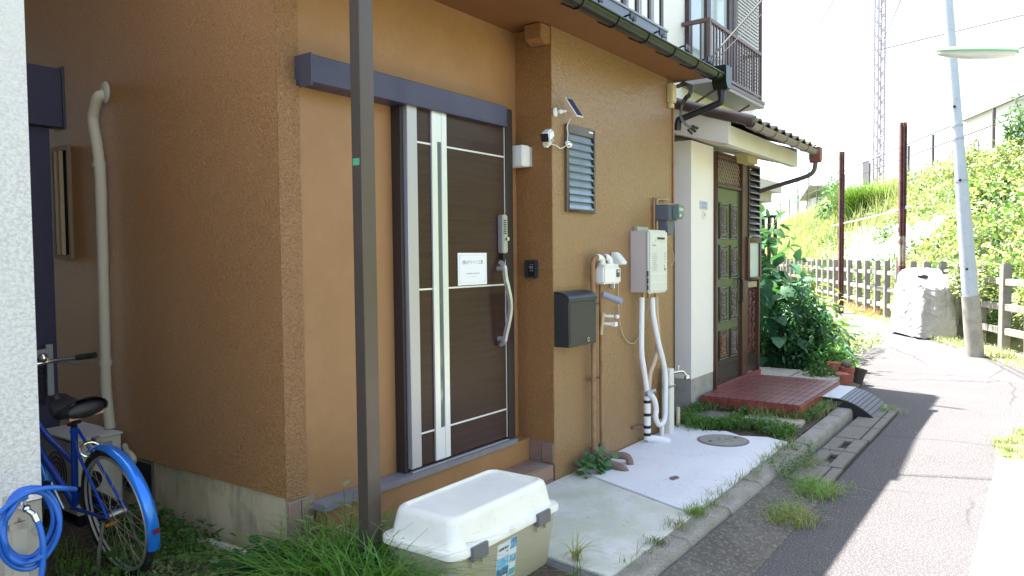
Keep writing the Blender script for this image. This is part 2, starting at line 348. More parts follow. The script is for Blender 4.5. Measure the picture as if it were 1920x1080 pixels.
# gutter covers
gut = thing('gutter_cover', (6.8, 1.33, -.1), 'row of worn concrete drain covers with slots beside the kerb', 'drain cover'); gut['kind'] = 'structure'
obj('drain_channel', MB().box(5.25, 8.2, 1.18, 1.472, -.128, -.097), M('channel_dark', (.03, .026, .02), .95), gut)  # near-black strip under the covers, seen in their gaps and slots
gx = 5.28
for i, L in enumerate([.52, .5, .47, .5, .52, .45]):
    cx = gx + L / 2; gx += L + .012
    mb = MB()
    if i in (1, 2):   # slotted covers: pieces either side of a finger slot
        mb.box(cx - L / 2, cx + L / 2, 1.20, 1.30, -.096, -.07).box(cx - L / 2, cx - .13, 1.302, 1.40, -.096, -.071).box(cx + .13, cx + L / 2, 1.302, 1.40, -.096, -.071).box(cx - L / 2, cx + L / 2, 1.36, 1.462, -.096, -.069)
    else: mb.box(cx - L / 2, cx + L / 2, 1.27, 1.46, -.096, -.068).box(cx - L / 2, cx + L / 2, 1.19, 1.262, -.096, -.072)
    o = obj('cover', mb, cover_m, gut, bevel=.004); o.rotation_euler = (random.uniform(-.004, .004), 0, 0)
# right-hand paving slabs
rs = thing('paving', (4.6, 0, -.1), 'pale sunlit concrete paving slabs along the lane edge', 'paving'); rs['kind'] = 'structure'
pave_m = concrete('pave', (.50, .49, .46), (.45, .44, .41), (.40, .39, .36))
xs = [2.6, 3.2, 3.9, 4.62, 5.33, 6.06, 6.74]
for a, b in zip(xs[:-1], xs[1:]):
    obj('paving_slab', MB().prism([(a + .009, -.5), (b - .009, -.5), (b - .012, .29), (a + .009, .283)], 'z', -.105, -.078 + random.uniform(-.004, .004)), pave_m, rs, bevel=.004)
solo('verge', MB().prism([(6.75, .29), (7.4, .33), (8.3, .05), (8.6, -.6), (6.75, -.6)], 'z', -.125, -.086), M('dry_verge', (.24, .21, .12), .95, var=(8, .4, .6, (.17, .19, .06)), bumps=[('n', 40, .7, .01)]), 'dry grassy patch at the lane corner', 'verge', kind='structure')
FD = Vector((.9116, .411, 0)); FN = Vector((.411, -.912, 0)); F0 = Vector((14.37, .53, 0))
def FP(al, off, z=0): return F0 + FD * al + FN * off + Vector((0, 0, z))
def fpoly(lst): return [(FP(a, o).x, FP(a, o).y) for a, o in lst]
solo('verge', MB().prism(fpoly([(-14, -.62), (-3, -.6), (3, -.45), (10, -.35), (24, -.4), (40, -.5), (40, 1), (-14, 1)]), 'z', -.122, -.09), M('sandy_verge', (.36, .31, .22), .95, var=(5, .4, .62, (.22, .24, .08)), var2=(26, .5, .7, (.46, .41, .33)), bumps=[('n', 40, .7, .01)]), 'narrow sandy verge with sparse grass at the foot of the concrete fence', 'verge', kind='structure')
# embankment
def emb_h(al, off):
    t = min(max((off - .35) / 5.6, 0), 1); z = -.1 + 4.9 * (t ** .92)
    z += .22 * mnoise.noise(Vector((al * .35, off * .5, 0))) * min(1, max(0, off)) + .1 * mnoise.noise(Vector((al * 1.2, off * 1.5, 3))) * (1 if .6 < off < 6 else 0)
    return z
mb = MB(); offs = [.2, .5, 1, 1.6, 2.2, 2.8, 3.4, 4, 4.6, 5.2, 5.8, 6.1, 7, 12, 60]; als = [-20 + 1.2 * i for i in range(92)]
base = len(mb.v)
for a in als:
    for o_ in offs: p = FP(a, o_); mb.v.append((p.x, p.y, emb_h(a, o_) if o_ < 6 else 4.8))
no = len(offs)
for i in range(len(als) - 1):
    for j in range(no - 1): mb.f.append((i * no + j, i * no + j + 1, (i + 1) * no + j + 1, (i + 1) * no + j))
solo('embankment', mb, M('bank_soil', (.16, .15, .06), .95, var=(1.5, .4, .6, (.10, .13, .03)), bumps=[('n', 20, .8, .03)]), 'steep overgrown railway embankment rising behind the concrete fence', 'embankment', kind='structure', smooth=True)
# litter
def litter(n, x0, x1, y0, y1, z, s, seed):
    g = np.random.default_rng(seed); mb = MB()
    for _ in range(n):
        x, y, a, q = g.uniform(x0, x1), g.uniform(y0, y1), g.uniform(0, 6.28), g.uniform(.4, 1.3) * s; c, t = math.cos(a), math.sin(a)
        mb.add([(x - q * c, y - q * t, z), (x + q * .4 * t, y - q * .4 * c, z + q * .25), (x + q * c, y + q * t, z + .001), (x - q * .4 * t, y + q * .4 * c, z + q * .15)], [(0, 1, 2, 3)])
    return mb
tag(obj('leaf_litter', litter(90, 3.1, 6.1, 1.53, 1.63, .004, .008, 201), M('litter_brown', (.16, .11, .06), .9)), 'tiny dry leaf scraps along the kerb', 'litter', kind='stuff')
tag(obj('leaf_litter', litter(60, 3.2, 6.0, 1.66, 2.6, .003, .007, 202), M('litter_brown', (.16, .11, .06), .9)), 'few dry leaf scraps on the concrete slabs', 'litter', kind='stuff')
tag(obj('road_grit', litter(260, 3.4, 9.5, -.1, 1.45, -.094, .008, 203), M('grit_pale', (.36, .34, .31), .9)), 'scattered pale grit and leaf scraps on the asphalt', 'grit', kind='stuff')
# manhole
mh = thing('manhole_cover', (5.86, 2.11, 0), 'round grey concrete manhole cover set in the white slab', 'manhole')
mh_m = concrete('manhole_concrete', (.30, .29, .25), (.24, .23, .20), (.14, .13, .11), 5)
obj('rim', MB().tube([(5.86, 2.11, .0005), (5.86, 2.11, .0045)], .205, 40), M('iron_rim', (.17, .165, .15), .7), mh)
obj('lid', MB().tube([(5.86, 2.11, .0046), (5.86, 2.11, .0085)], .188, 40), mh_m, mh, bevel=.0015)
kb = MB()
for dx, dy in ((-.1, .07), (.12, -.06)): kb.box(5.86 + dx - .022, 5.86 + dx + .022, 2.11 + dy - .009, 2.11 + dy + .009, .0087, .0105)
obj('key_slot', kb, black_m, mh)
eb = MB()
for k in range(7): eb.obox((5.86 + .05 * math.cos(k), 2.11 + .045 * math.sin(k * 1.7), .0092), (.018, .008, .0014), Matrix.Rotation(k, 3, 'Z'))
obj('emblem', eb, M('emblem_dark', (.17, .165, .145), .8), mh)
# small red leaf scrap on slab
solo('dry_leaf', MB().add([(4.62, 2.01, .004), (4.70, 1.99, .008), (4.73, 2.03, .005), (4.66, 2.05, .009)], [(0, 1, 2, 3)]), M('dry_leaf_m', (.20, .11, .09), .8), 'small dry reddish leaf lying on the white slab', 'leaf')

# ================================================================== BROWN HOUSE
Wy, W2, XC, XB, XE = 2.674, 2.963, 2.247, 4.20, 6.19
H = thing('brown_house', (4.2, 2.67, 0), 'brown stuccoed house with dark sliding door, porch and small slatted window', 'house')
def wallbox(n, m, *b, **k): return obj(n, MB().box(*b), m, H, **k)
wallbox('side_wall', stucco_side, XC, 2.36, W2, 11, .35, 5.8)
w_ = obj('door_wall', MB().box(2.36, 2.38, W2, 3.2, .18, 3.05).box(2.38, XB, W2 + .001, 3.2, .12, 3.05), stucco_smooth, H)
obj('wall_corner', MB().box(XC + .001, 2.375, W2 - .0045, W2 - .001, .335, 3.05), stucco_corner, H)
wallbox('foundation', conc_old, XC + .012, 2.5, W2 + .012, 11, -.1, .349)
# foundation vent
v = obj('vent', MB().box(XC + .004, XC + .011, 4.16, 4.52, .12, .34), M('vent_frame', (.17, .15, .12), .8), H); obj('vent_shade', MB().box(XC + .001, XC + .0035, 4.19, 4.49, .15, .325), M('shade_black', (.006, .005, .005), 1.), v)  # near-black sheet on the foundation face paints the shade inside the vent
obj('return_wall', MB().box(XB, XB + .012, Wy + .0, W2 + .001, .1, 3.03), stucco_ret, H)
# bay wall round the window opening
wx0, wx1, wz0, wz1 = 4.385, 4.735, 1.835, 2.375
bw = MB().box(XB + .012, wx0, Wy, Wy + .12, -.1, 3.03).box(wx1, XE, Wy, Wy + .12, -.1, 3.03).box(wx0, wx1, Wy, Wy + .12, -.1, wz0).box(wx0, wx1, Wy, Wy + .12, wz1, 3.03)
bw.box(XE - .12, XE, Wy + .12, 3.599, -.1, 3.14).box(XE - .12, XE, 3.6, 7, -.1, 5.8)
obj('bay_wall', bw, stucco_bay, H)
# corner bracket block under soffit
obj('beam_end', MB().prism([(4.08, 3.015), (4.199, 3.015), (4.199, 2.90), (4.15, 2.89), (4.08, 2.92)], 'y', Wy + .004, Wy + .13), stucco_ret, H, bevel=.004)
# soffit + fascia
obj('soffit', MB().box(1.9, 6.24, 2.335, 2.99, 3.02, 3.046), soffit_m, H)
obj('fascia', MB().box(1.9, 6.26, 2.318, 2.334, 3.0, 3.049), M('fascia_paint', (.22, .14, .05), .5), H)
# eave roof: metal tiles
roof_m = M('dark_roof', (.045, .047, .055), .45, var=(4, .4, .7, (.03, .03, .036)))
rf = obj('roof', MB().add([(1.9, 2.29, 3.066), (6.28, 2.29, 3.066), (6.28, 2.80, 3.20), (1.9, 2.80, 3.20), (1.9, 2.29, 3.051), (6.28, 2.29, 3.051), (6.28, 2.80, 3.17), (1.9, 2.80, 3.17)],
    [(0, 1, 2, 3), (7, 6, 5, 4), (0, 4, 5, 1), (1, 5, 6, 2), (2, 6, 7, 3), (3, 7, 4, 0)]), roof_m, H)
sg = MB().tube([(0, 0, 0), (0, -.01, .04), (0, .0, .062), (0, .03, .068), (0, .085, .055), (0, .1, .03)], .008, 6).box(-.045, .045, -.012, .0, .028, .07)
sgm = mesh('snow_guard', sg, black_m)
for i in range(9): piece('snow_guard', sgm, (6.12 - i * .475, 2.33, 3.085), rf)
obj('ridge_end', MB().sphere((6.18, 2.38, 3.12), .06, sc=(.9, 1.2, .8)), roof_m, rf, smooth=True)
# gutter
gm = M('gutter_green_black', (.006, .011, .006), .28, spec=.4, var=(3, .4, .7, (.010, .017, .008)))
GZ = 3.012
gp = arc((2.268, GZ), .052, 180, 360, 10) + [(2.314, GZ)] + arc((2.268, GZ), .046, 0, -180, 10)
gtr = obj('gutter', MB().prism(gp, 'x', 1.9, 6.2).tube([(1.9, 2.214, GZ + .002), (6.2, 2.214, GZ + .002)], .008, 8), gm, H, smooth=True)
br = mesh('gutter_bracket', MB().tube([(0, q[0] - 2.268, q[1] - GZ) for q in arc((2.268, GZ), .056, 170, 365, 10)] + [(0, .09, -.01)], .005, 6).bar((0, .01, -.056), (0, .105, -.004), .010, .008), black_m)
for i in range(10): piece('gutter_bracket', br, (6.05 - i * .44, 2.268, GZ), gtr)
obj('gutter_box', MB().prism([(6.17, 3.095), (6.31, 3.095), (6.31, 2.98), (6.285, 2.90), (6.21, 2.90), (6.17, 2.95)], 'y', 2.20, 2.325), gm, gtr, bevel=.006)
dp = smoothpath([(6.25, 2.27, 2.91), (6.25, 2.27, 2.82), (6.25, 2.31, 2.79), (6.22, 2.60, 2.70), (6.215, 2.64, 2.68), (6.215, 2.65, 2.60)], 5)
obj('downpipe', MB().tube(dp, .03, 12).tube([(6.255, 2.27, 2.86), (6.255, 2.27, 2.90)], .037, 12), black_m, H, smooth=True)
# upper storey balcony with slats, wall behind
bal_m = M('balcony_panel', (.16, .175, .225), .4, var=(2.5, .4, .7, (.145, .158, .205)))
bal = obj('balcony', MB().box(2.3, 6.25, 2.76, 2.79, 3.20, 3.47), bal_m, H)
obj('cap_rail', MB().box(2.3, 6.255, 2.748, 2.80, 3.472, 3.492), M('cap_grey', (.26, .28, .34), .35), bal, bevel=.003)
for z_ in (3.28, 3.42):
    obj('bolt', MB().cyl((6.21, 2.7585, z_), (6.21, 2.752, z_), .008, n=8), black_m, bal)
slat_w = boxmesh('balcony_slat', .085, .02, .56, M('slat_white', (.78, .79, .80), .4)); slat_d = boxmesh('balcony_slat', .05, .02, .56, M('slat_dark', (.06, .04, .038), .4))
x = 6.16; i = 0
while x > 3.0:
    piece('balcony_slat', slat_w if i % 2 else slat_d, (x, 2.775, 3.775), bal); x -= .115 if i % 2 else .125; i += 1
obj('top_rail', MB().box(2.3, 6.25, 2.75, 2.80, 4.04, 4.07), M('cap_grey', (.26, .28, .34), .35), bal)
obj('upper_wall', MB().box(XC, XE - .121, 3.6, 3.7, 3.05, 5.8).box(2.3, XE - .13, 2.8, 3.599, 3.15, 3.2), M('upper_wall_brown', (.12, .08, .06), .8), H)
obj('upper_roof', MB().box(1.9, 6.3, 3.45, 11, 5.8, 5.9), roof_m, H)
obj('added_shade_eave', MB().box(1.74, XC, 4.0, 11, 3.95, 4.05), soffit_m, H)  # unseen eave added to darken the alley
# louvre window
win = obj('window', MB().box(4.358, 4.388, Wy - .022, Wy + .05, 1.808, 2.402).box(4.722, 4.752, Wy - .022, Wy + .05, 1.808, 2.402).box(4.388, 4.722, Wy - .022, Wy + .05, 1.808, 1.84).box(4.388, 4.722, Wy - .022, Wy + .05, 2.345, 2.402), M('window_bronze', (.12, .105, .082), .4, .3), H, bevel=.002)
obj('window_back', MB().box(4.388, 4.722, Wy + .045, Wy + .05, 1.84, 2.345), M('window_void', (.035, .04, .045), .4), win)
sm = mesh('glass_slat', MB().obox((0, 0, 0), (.325, .084, .006), Euler((rad(62), 0, 0)).to_matrix()), M('slat_glass', (.27, .34, .41), .12, var=(5, .4, .6, (.23, .29, .35)), spec=.6), bevel=0)
for k in range(10): piece('glass_slat', sm, (4.555, Wy - .002, 1.868 + k * .0515), win, (random.uniform(-.02, .02), 0, 0))
clip = boxmesh('slat_clip', .012, .05, .012, black_m, 0)
for k in range(10): piece('slat_clip', clip, (4.715, Wy - .006, 1.855 + k * .0515), win)
obj('maker_plate', MB().box(4.655, 4.715, Wy - .0245, Wy - .0225, 2.375, 2.386), plastic_w, win)
# header over sliding door
hd = obj('door_header', MB().box(2.36, 3.93, 2.84, W2 + .0, 2.34, 2.472), navy_trim, H, bevel=.003)
obj('header_end_cap', MB().prism([(2.838, 2.478), (W2, 2.478), (W2, 2.37), (2.93, 2.36), (2.925, 2.325), (2.838, 2.325)], 'x', 2.352, 2.3595), M('navy_cap', (.06, .06, .085), .4), hd)
fr = obj('door_frame', MB().box(3.0, 3.025, 2.895, W2, .30, 2.339).box(3.955, 4.03, 2.87, W2 + .0, .262, 2.47).box(3.025, 3.955, 2.93, W2, 2.30, 2.339), dark_frame, H, bevel=.002)
obj('door_track', MB().box(3.03, 3.95, 2.865, 2.885, .299, .306), alu, fr)
wood = M('door_wood', (.052, .021, .017), .30, var=(5, .3, .75, (.020, .010, .008)), stretch=(.3, 1, 9), spec=.35, bumps=[('s', 9, .05, .001)])
door = obj('door', MB().box(3.112, 3.951, 2.882, 2.925, .318, 2.345), wood, H)
obj('edge_profile', MB().box(3.028, 3.111, 2.868, 2.93, .318, 2.347), alu, door, bevel=.003)
for x0, x1 in ((3.232, 3.279), (3.316, 3.363)): obj('window_profile', MB().box(x0, x1, 2.868, 2.8815, .322, 2.343), alu_w, door, bevel=.0015)
[obj('window_profile', MB().box(3.2795, 3.3155, 2.8695, 2.8815, a, b), alu_w, door) for a, b in ((2.172, 2.343), (.322, .508))]
obj('slit_glass', MB().box(3.2795, 3.3155, 2.877, 2.8815, .5085, 2.1715), M('slit_glass_m', (.10, .125, .12), .08, spec=.8), door)
for z_ in (2.153, 1.324, .503):
    obj('inlay_strip', MB().box(3.1115, 3.2315, 2.879, 2.8815, z_ - .005, z_ + .005), alu_w, door)
    obj('inlay_strip', MB().box(3.3635, 3.945, 2.879, 2.8815, z_ - .005, z_ + .005), alu_w, door)
obj('inlay_strip', MB().box(3.9455, 3.951, 2.878, 2.8815, .318, 2.345), alu_w, door)
# handle: long S pull
hp = smoothpath([(3.87, 2.862, 1.475), (3.868, 2.83, 1.44), (3.87, 2.822, 1.37), (3.885, 2.80, 1.24), (3.885, 2.80, 1.14), (3.868, 2.825, 1.0), (3.866, 2.835, .955), (3.868, 2.862, .935)], 6)
hb = MB()
for a, b in zip(hp[:-1], hp[1:]): hb.bar(a, b + (b - a) * .12, .026, .022, up=(0, 1, 0))
hnd = obj('handle', hb, M('handle_silver', (.62, .62, .63), .28, .7), door, smooth=True)
for z_ in (1.43, .975): obj('mount', MB().cyl((3.87, 2.882, z_), (3.87, 2.835, z_), .017, n=12), alu, door, smooth=True)
lk = obj('keypad_lock', MB().box(3.868, 3.925, 2.838, 2.8815, 1.53, 1.775), M('lock_silver', (.45, .46, .47), .3, .6), door, bevel=.006)
bb = MB()
for r_ in range(7):
    for c_ in range(2): bb.cyl((3.884 + c_ * .016, 2.838, 1.655 + r_ * .014), (3.884 + c_ * .016, 2.835, 1.655 + r_ * .014), .0045, n=8)
obj('button', bb, black_m, door)
obj('thumb_turn', MB().cyl((3.896, 2.838, 1.62), (3.896, 2.815, 1.62), .013, n=14), chrome, door, smooth=True)
obj('strike_box', MB().box(3.885, 3.93, 2.85, 2.8815, 1.485, 1.525), black_m, door)
# sill under the door
obj('sill', MB().box(2.385, 4.03, 2.845, W2 - .0, .262, .297), M('sill_grey', (.20, .19, .21), .5, var=(6, .4, .7, (.16, .15, .17)), bumps=[('n', 90, .2, .001)]), H, bevel=.004)
obj('sill_riser', MB().box(2.42, XB - .001, 2.868, W2, .115, .2615), stucco_smooth, H)
# tiled porch step
tile_m = M('porch_tile', (.255, .165, .13), .55, var=(6, .4, .65, (.22, .14, .11)), rnd=.13, bumps=[('n', 120, .25, .001)])
grout = M('grout', (.24, .20, .17), .9, bumps=[('n', 150, .4, .002)])
porch = obj('porch', MB().box(2.44, XB - .003, Wy + .008, 2.867, -.08, .106), grout, H)
tm = boxmesh('tile', .195, .091, .009, tile_m, .0015)
nx = 9; 
for r_ in range(2):
    for k in range(nx + 1):
        xx = 2.44 + .1 + k * .2 - (.1 if r_ else 0)
        L = .195
        if xx - .0975 < 2.44: continue
        if xx + .0975 > XB - .003: continue
        piece('tile', tm, (xx, Wy + .008 + .048 + r_ * .096, .110 + random.uniform(0, .0006)), porch)
te = boxmesh('tile', .095, .091, .009, tile_m, .0015); piece('tile', te, (2.49, Wy + .152, .11), porch); piece('tile', te, (XB - .053, Wy + .152, .11), porch)
tf = boxmesh('tile', .195, .009, .088, tile_m, .0015)
for k in range(9):
    for r_ in range(2): piece('tile', tf, (2.44 + .1 + k * .194 * 1.0, Wy + .0035, .06 - r_ * .093), porch, sc=(.99, 1, 1))
tl = boxmesh('tile', .009, .091, .088, tile_m, .0015)
for k in range(2):
    for r_ in range(2): piece('tile', tl, (2.4355, Wy + .008 + .048 + k * .096, .06 - r_ * .093), porch)
tw = boxmesh('wall_tile', .009, .0915, .125, tile_m, .0015)
rt = obj('tile_bed', MB().box(XB - .003, XB - .0005, Wy + .001, W2, .11, .245), grout, H)
for k in range(3): piece('wall_tile', tw, (XB - .0075, Wy + .048 + k * .0955, .178), rt)
tw2 = boxmesh('wall_tile', .072, .009, .165, tile_m, .0015)
lt = obj('tile_bed', MB().box(XC + .002, 2.418, W2 - .006, W2, -.05, .33), grout, H)
for k in range(2): piece('wall_tile', tw2, (2.292 + k * .078, W2 - .0105, .24), lt)
for k in range(2): piece('wall_tile', tw2, (2.292 + k * .078, W2 - .0105, .07), lt)

# small rust streaks of anchor bits: brown bracket on the wall
# ---- things on the brown house
pl = thing('porch_light', (4.19, 2.91, 2.09), 'square white wall lamp beside the dark sliding door', 'lamp')
obj('lamp_shade', MB().box(4.08, 4.172, 2.825, 3.0 - .04, 2.105, 2.245), M('lamp_white', (.8, .8, .78), .4), pl, bevel=.008)
obj('back_plate', MB().box(4.1725, 4.199, 2.83, 2.955, 2.11, 2.24), M('lamp_grey', (.45, .45, .46), .5), pl)
kb_ = thing('key_box', (4.19, 2.83, 1.36), 'small black combination key box on the recess wall', 'key box')
obj('body', MB().box(4.168, 4.199, 2.785, 2.885, 1.362, 1.482), M('keybox_black', (.03, .032, .035), .45), kb_, bevel=.006)
obj('panel', MB().box(4.1655, 4.168, 2.80, 2.85, 1.375, 1.465), black_m, kb_)
obj('dial', MB().box(4.163, 4.1653, 2.808, 2.842, 1.43, 1.44), steel, kb_)
ds = MB()
for r_ in range(4): ds.cyl((4.1655, 2.812, 1.41 + r_ * .014), (4.1625, 2.812, 1.41 + r_ * .014), .004, n=8).cyl((4.1655, 2.828, 1.41 + r_ * .014), (4.1625, 2.828, 1.41 + r_ * .014), .004, n=8)
obj('button', ds, M('grey_btn', (.25, .25, .26), .4), kb_)
# camera
sc_ = thing('security_camera', (4.12, 2.62, 2.26), 'white bullet security camera on ball mount at wall corner', 'camera')
R = Euler((rad(0), rad(-24), rad(12))).to_matrix()
obj('body', MB().obox((4.035, 2.60, 2.275), (.105, .06, .062), R), plastic_w, sc_, bevel=.012)
fc = Vector((4.035, 2.60, 2.275)) + R @ Vector((-.0535, 0, 0))
obj('face', MB().obox(fc, (.004, .05, .052), R), black_m, sc_, bevel=.001)
ld = R @ Vector((-1, 0, 0)); obj('lens', MB().cyl(fc + ld * .002, fc + ld * .007, .013, n=14), glassd, sc_)
obj('ball_mount', MB().tube([(4.07, 2.605, 2.255), (4.11, 2.635, 2.245)], .008, 8).sphere((4.115, 2.645, 2.243), .023).cyl((4.12, 2.673, 2.243), (4.12, 2.655, 2.243), .03, n=16), plastic_w, sc_, smooth=True)
# solar panel
sp = thing('solar_panel', (4.25, 2.62, 2.42), 'small blue solar panel on white ball bracket above slatted window', 'solar panel')
bv = Vector((.012, -.08, -.126)).normalized(); av = Vector((1, .05, 0)); av = (av - bv * av.dot(bv)).normalized(); nv = bv.cross(av) * 1.0
if nv.y > 0: nv = -nv
R = Matrix((av, bv, nv)).transposed(); c = Vector((4.31, 2.565, 2.49))
obj('frame', MB().obox(c, (.098, .155, .008), R), plastic_w, sp, bevel=.002)
obj('cells', MB().obox(c + nv * .0045, (.084, .142, .0015), R), M('solar_cells', (.03, .045, .12), .25, spec=.5), sp)
obj('ball_mount', MB().tube([(4.29, 2.612, 2.47), (4.255, 2.65, 2.465)], .009, 8).sphere((4.262, 2.64, 2.465), .016).cyl((4.235, 2.673, 2.46), (4.238, 2.66, 2.46), .03, n=16), plastic_w, sp, smooth=True)
cb = smoothpath([(4.345, 2.61, 2.43), (4.35, 2.645, 2.38), (4.352, 2.64, 2.33), (4.34, 2.64, 2.27)], 6)
cb2 = smoothpath([(4.33, 2.64, 2.25), (4.26, 2.64, 2.222), (4.20, 2.64, 2.235), (4.13, 2.63, 2.235), (4.10, 2.60, 2.25), (4.08, 2.60, 2.28)], 6)
obj('cable', MB().tube(cb, .0028, 6).tube(cb2, .0028, 6), plastic_w, sp, smooth=True)
lp = [(4.345 + .035 * math.cos(q), 2.632 + .004 * math.sin(3 * q), 2.258 + .018 * math.sin(q)) for q in [i * math.pi / 8 for i in range(33)]]
obj('cable_coil', MB().tube(lp, .004, 6).box(4.32, 4.375, 2.62, 2.63, 2.25, 2.266), plastic_w, sp, smooth=True)
# notice on door
no_ = thing('notice', (3.6, 2.879, 1.33), 'white paper notice with faint Japanese print taped to the door', 'notice')
obj('paper', MB().box(3.461, 3.746, 2.8775, 2.8788, 1.334, 1.531), M('paper', (.80, .81, .82), .7), no_)
ink = M('grey_ink', (.22, .22, .23), .8); ink2 = M('pale_ink', (.62, .65, .65), .8)
RY = (rad(90), 0, 0)
text('title_text', '(株)ホワイト工業', .027, (3.605, 2.8772, 1.472), RY, ink, no_)
print_lines('small_print', 3.605, 2.8771, 1.400, .16, 1, .02, .010, M('mid_ink', (.42, .42, .43), .8), no_, 5); print_lines('small_print', 3.60, 2.8771, 1.382, .11, 1, .02, .007, ink2, no_, 6)
fb = MB()
for a in (3.476, 3.729): fb.box(a, a + .0025, 2.8768, 2.8772, 1.35, 1.515)
for z_ in (1.348, 1.515): fb.box(3.479, 3.729, 2.8768, 2.8772, z_, z_ + .002)
for a in (3.476, 3.716):
    for z_ in (1.348, 1.503): fb.tube([(a + .008 + .007 * math.cos(q), 2.877, z_ + .007 + .007 * math.sin(q)) for q in [k * .6 for k in range(10)]], .0012, 4)
obj('border', fb, ink2, no_)
# mailbox
mbx = thing('mailbox', (4.4, 2.55, .93), 'dark grey curved-top metal mailbox hanging at bay wall corner', 'mailbox')
mx0, mx1, my0, mz0 = 4.215, 4.565, 2.575, .912
mm = M('mailbox_metal', (.030, .031, .032), .42, bumps=[('n', 300, .1, .0008)]); ml = M('mailbox_lid', (.026, .029, .044), .34)
mx0, mx1, my0, mz0 = 4.212, 4.58, 2.559, .898
pr = [(Wy - .002, mz0), (Wy - .002, 1.262)] + [(my0 + .115 * (1 - math.sin(rad(a))) if False else Wy - .002 - (.113) * math.sin(rad(a)), 1.262 - .045 * (1 - math.cos(rad(a)))) for a in (15, 30, 45, 60, 75)] + [(my0, 1.212), (my0, mz0)]
obj('body', MB().prism(pr, 'x', mx0, mx1), mm, mbx, bevel=.003)
lid = [(Wy - .004, 1.268)] + [(Wy - .002 - .119 * math.sin(rad(a)), 1.268 - .048 * (1 - math.cos(rad(a)))) for a in (15, 30, 45, 60, 75, 88)] + [(my0 - .006, 1.202), (my0 - .001, 1.202)] + [(Wy - .002 - .114 * math.sin(rad(a)), 1.2635 - .046 * (1 - math.cos(rad(a)))) for a in (85, 75, 60, 45, 30, 15)] + [(Wy - .004, 1.2635)]
obj('lid', MB().prism(lid, 'x', mx0 - .004, mx1 + .004), ml, mbx, smooth=True)
dr = obj('front_door', MB().box(mx0 + .015, mx1 - .015, my0 - .003, my0 + .001, mz0 + .018, 1.195), mm, mbx, bevel=.001)
obj('lock', MB().cyl((4.447, my0 - .003, .935), (4.447, my0 - .016, .935), .015, n=18), chrome, dr, smooth=True)
obj('keyhole', MB().cyl((4.447, my0 - .0162, .935), (4.447, my0 - .018, .935), .008, n=14), black_m, dr)
# gas meter with pipes
brown_pipe = M('pipe_brown', (.30, .17, .085), .5, var=(12, .45, .7, (.22, .115, .055)), bumps=[('n', 140, .2, .001)])
gmz = thing('gas_meter', (4.83, 2.62, 1.30), 'white gas meter with two white pipe elbows above the mailbox pipes', 'gas meter')
gw = M('meter_white', (.76, .76, .72), .45, var=(9, .5, .75, (.66, .65, .6)))
obj('body', MB().prism([(4.713, 2.645), (4.713, 2.565), (4.955, 2.555), (4.965, 2.645)], 'z', 1.302, 1.425), gw, gmz, bevel=.012)
obj('shoulder', MB().box(4.725, 4.94, 2.565, 2.635, 1.42, 1.445), gw, gmz, bevel=.008)
obj('display', MB().box(4.882, 4.925, 2.551, 2.556, 1.35, 1.405), M('meter_face', (.05, .07, .09), .25), gmz)
obj('dial_window', MB().box(4.887, 4.92, 2.5500, 2.5512, 1.383, 1.398), M('digit_white', (.5, .5, .5), .5), gmz)
for xx in (4.745, 4.86):
    obj('elbow', MB().tube(smoothpath([(xx, 2.60, 1.443), (xx, 2.60, 1.475), (xx - .03, 2.605, 1.495), (xx - .055, 2.61, 1.495)], 4), .023, 12).cyl((xx, 2.60, 1.442), (xx, 2.60, 1.452), .03, n=12), gw, gmz, smooth=True)
gp_ = thing('gas_pipes', (4.7, 2.62, 0), 'pair of brown painted gas pipes running down the bay wall into the slab', 'pipes')
p1 = smoothpath([(4.70, 2.61, 1.495), (4.665, 2.615, 1.49), (4.645, 2.62, 1.455), (4.645, 2.62, 1.40)], 5) + [(4.645, 2.62, .12)]
obj('pipe', MB().tube(p1, .0185, 12), brown_pipe, gp_, smooth=True)
obj('pipe', MB().tube([(4.765, 2.62, 1.30), (4.765, 2.62, .13)], .0165, 12), brown_pipe, gp_, smooth=True)
obj('pipe_link', MB().tube([(4.70, 2.61, 1.495), (4.81, 2.61, 1.495)], .014, 10), brown_pipe, gp_, smooth=True)
for z_ in (.62, 1.16): obj('pipe_clip', MB().bar((4.60, 2.64, z_), (4.80, 2.64, z_), .012, .014), M('clip_rust', (.16, .09, .06), .6), gp_)
rustp = M('pipe_end_brown', (.20, .13, .10), .6, bumps=[('n', 90, .4, .002)])
obj('elbow', MB().tube(smoothpath([(4.765, 2.62, .14), (4.765, 2.60, .07), (4.80, 2.52, .058), (4.82, 2.44, .05), (4.825, 2.42, -.02)], 5), .027, 12), rustp, gp_, smooth=True)
obj('elbow', MB().tube(smoothpath([(4.645, 2.62, .14), (4.645, 2.59, .06), (4.655, 2.50, .03), (4.66, 2.40, .01), (4.665, 2.37, -.03)], 5), .030, 12), rustp, gp_, smooth=True)
obj('grey_regulator', MB().cyl((4.765, 2.60, 1.225), (4.80, 2.47, 1.175), .024, n=14), M('regulator_grey', (.33, .36, .42), .35), gp_, smooth=True)
obj('valve_tap', MB().cyl((4.765, 2.60, 1.072), (4.79, 2.53, 1.068), .012, n=10).sphere((4.80, 2.51, 1.067), .016), gw, gp_, smooth=True)
obj('valve_tap', MB().cyl((4.765, 2.60, 1.015), (4.79, 2.55, 1.012), .012, n=10).obox((4.80, 2.53, 1.012), (.04, .03, .032)), gw, gp_, smooth=True)
obj('meter_tag', MB().obox((4.70, 2.575, 1.02), (.03, .008, .16), Euler((0, rad(12), 0)).to_matrix()), M('tag_tan', (.42, .33, .2), .7), gp_)
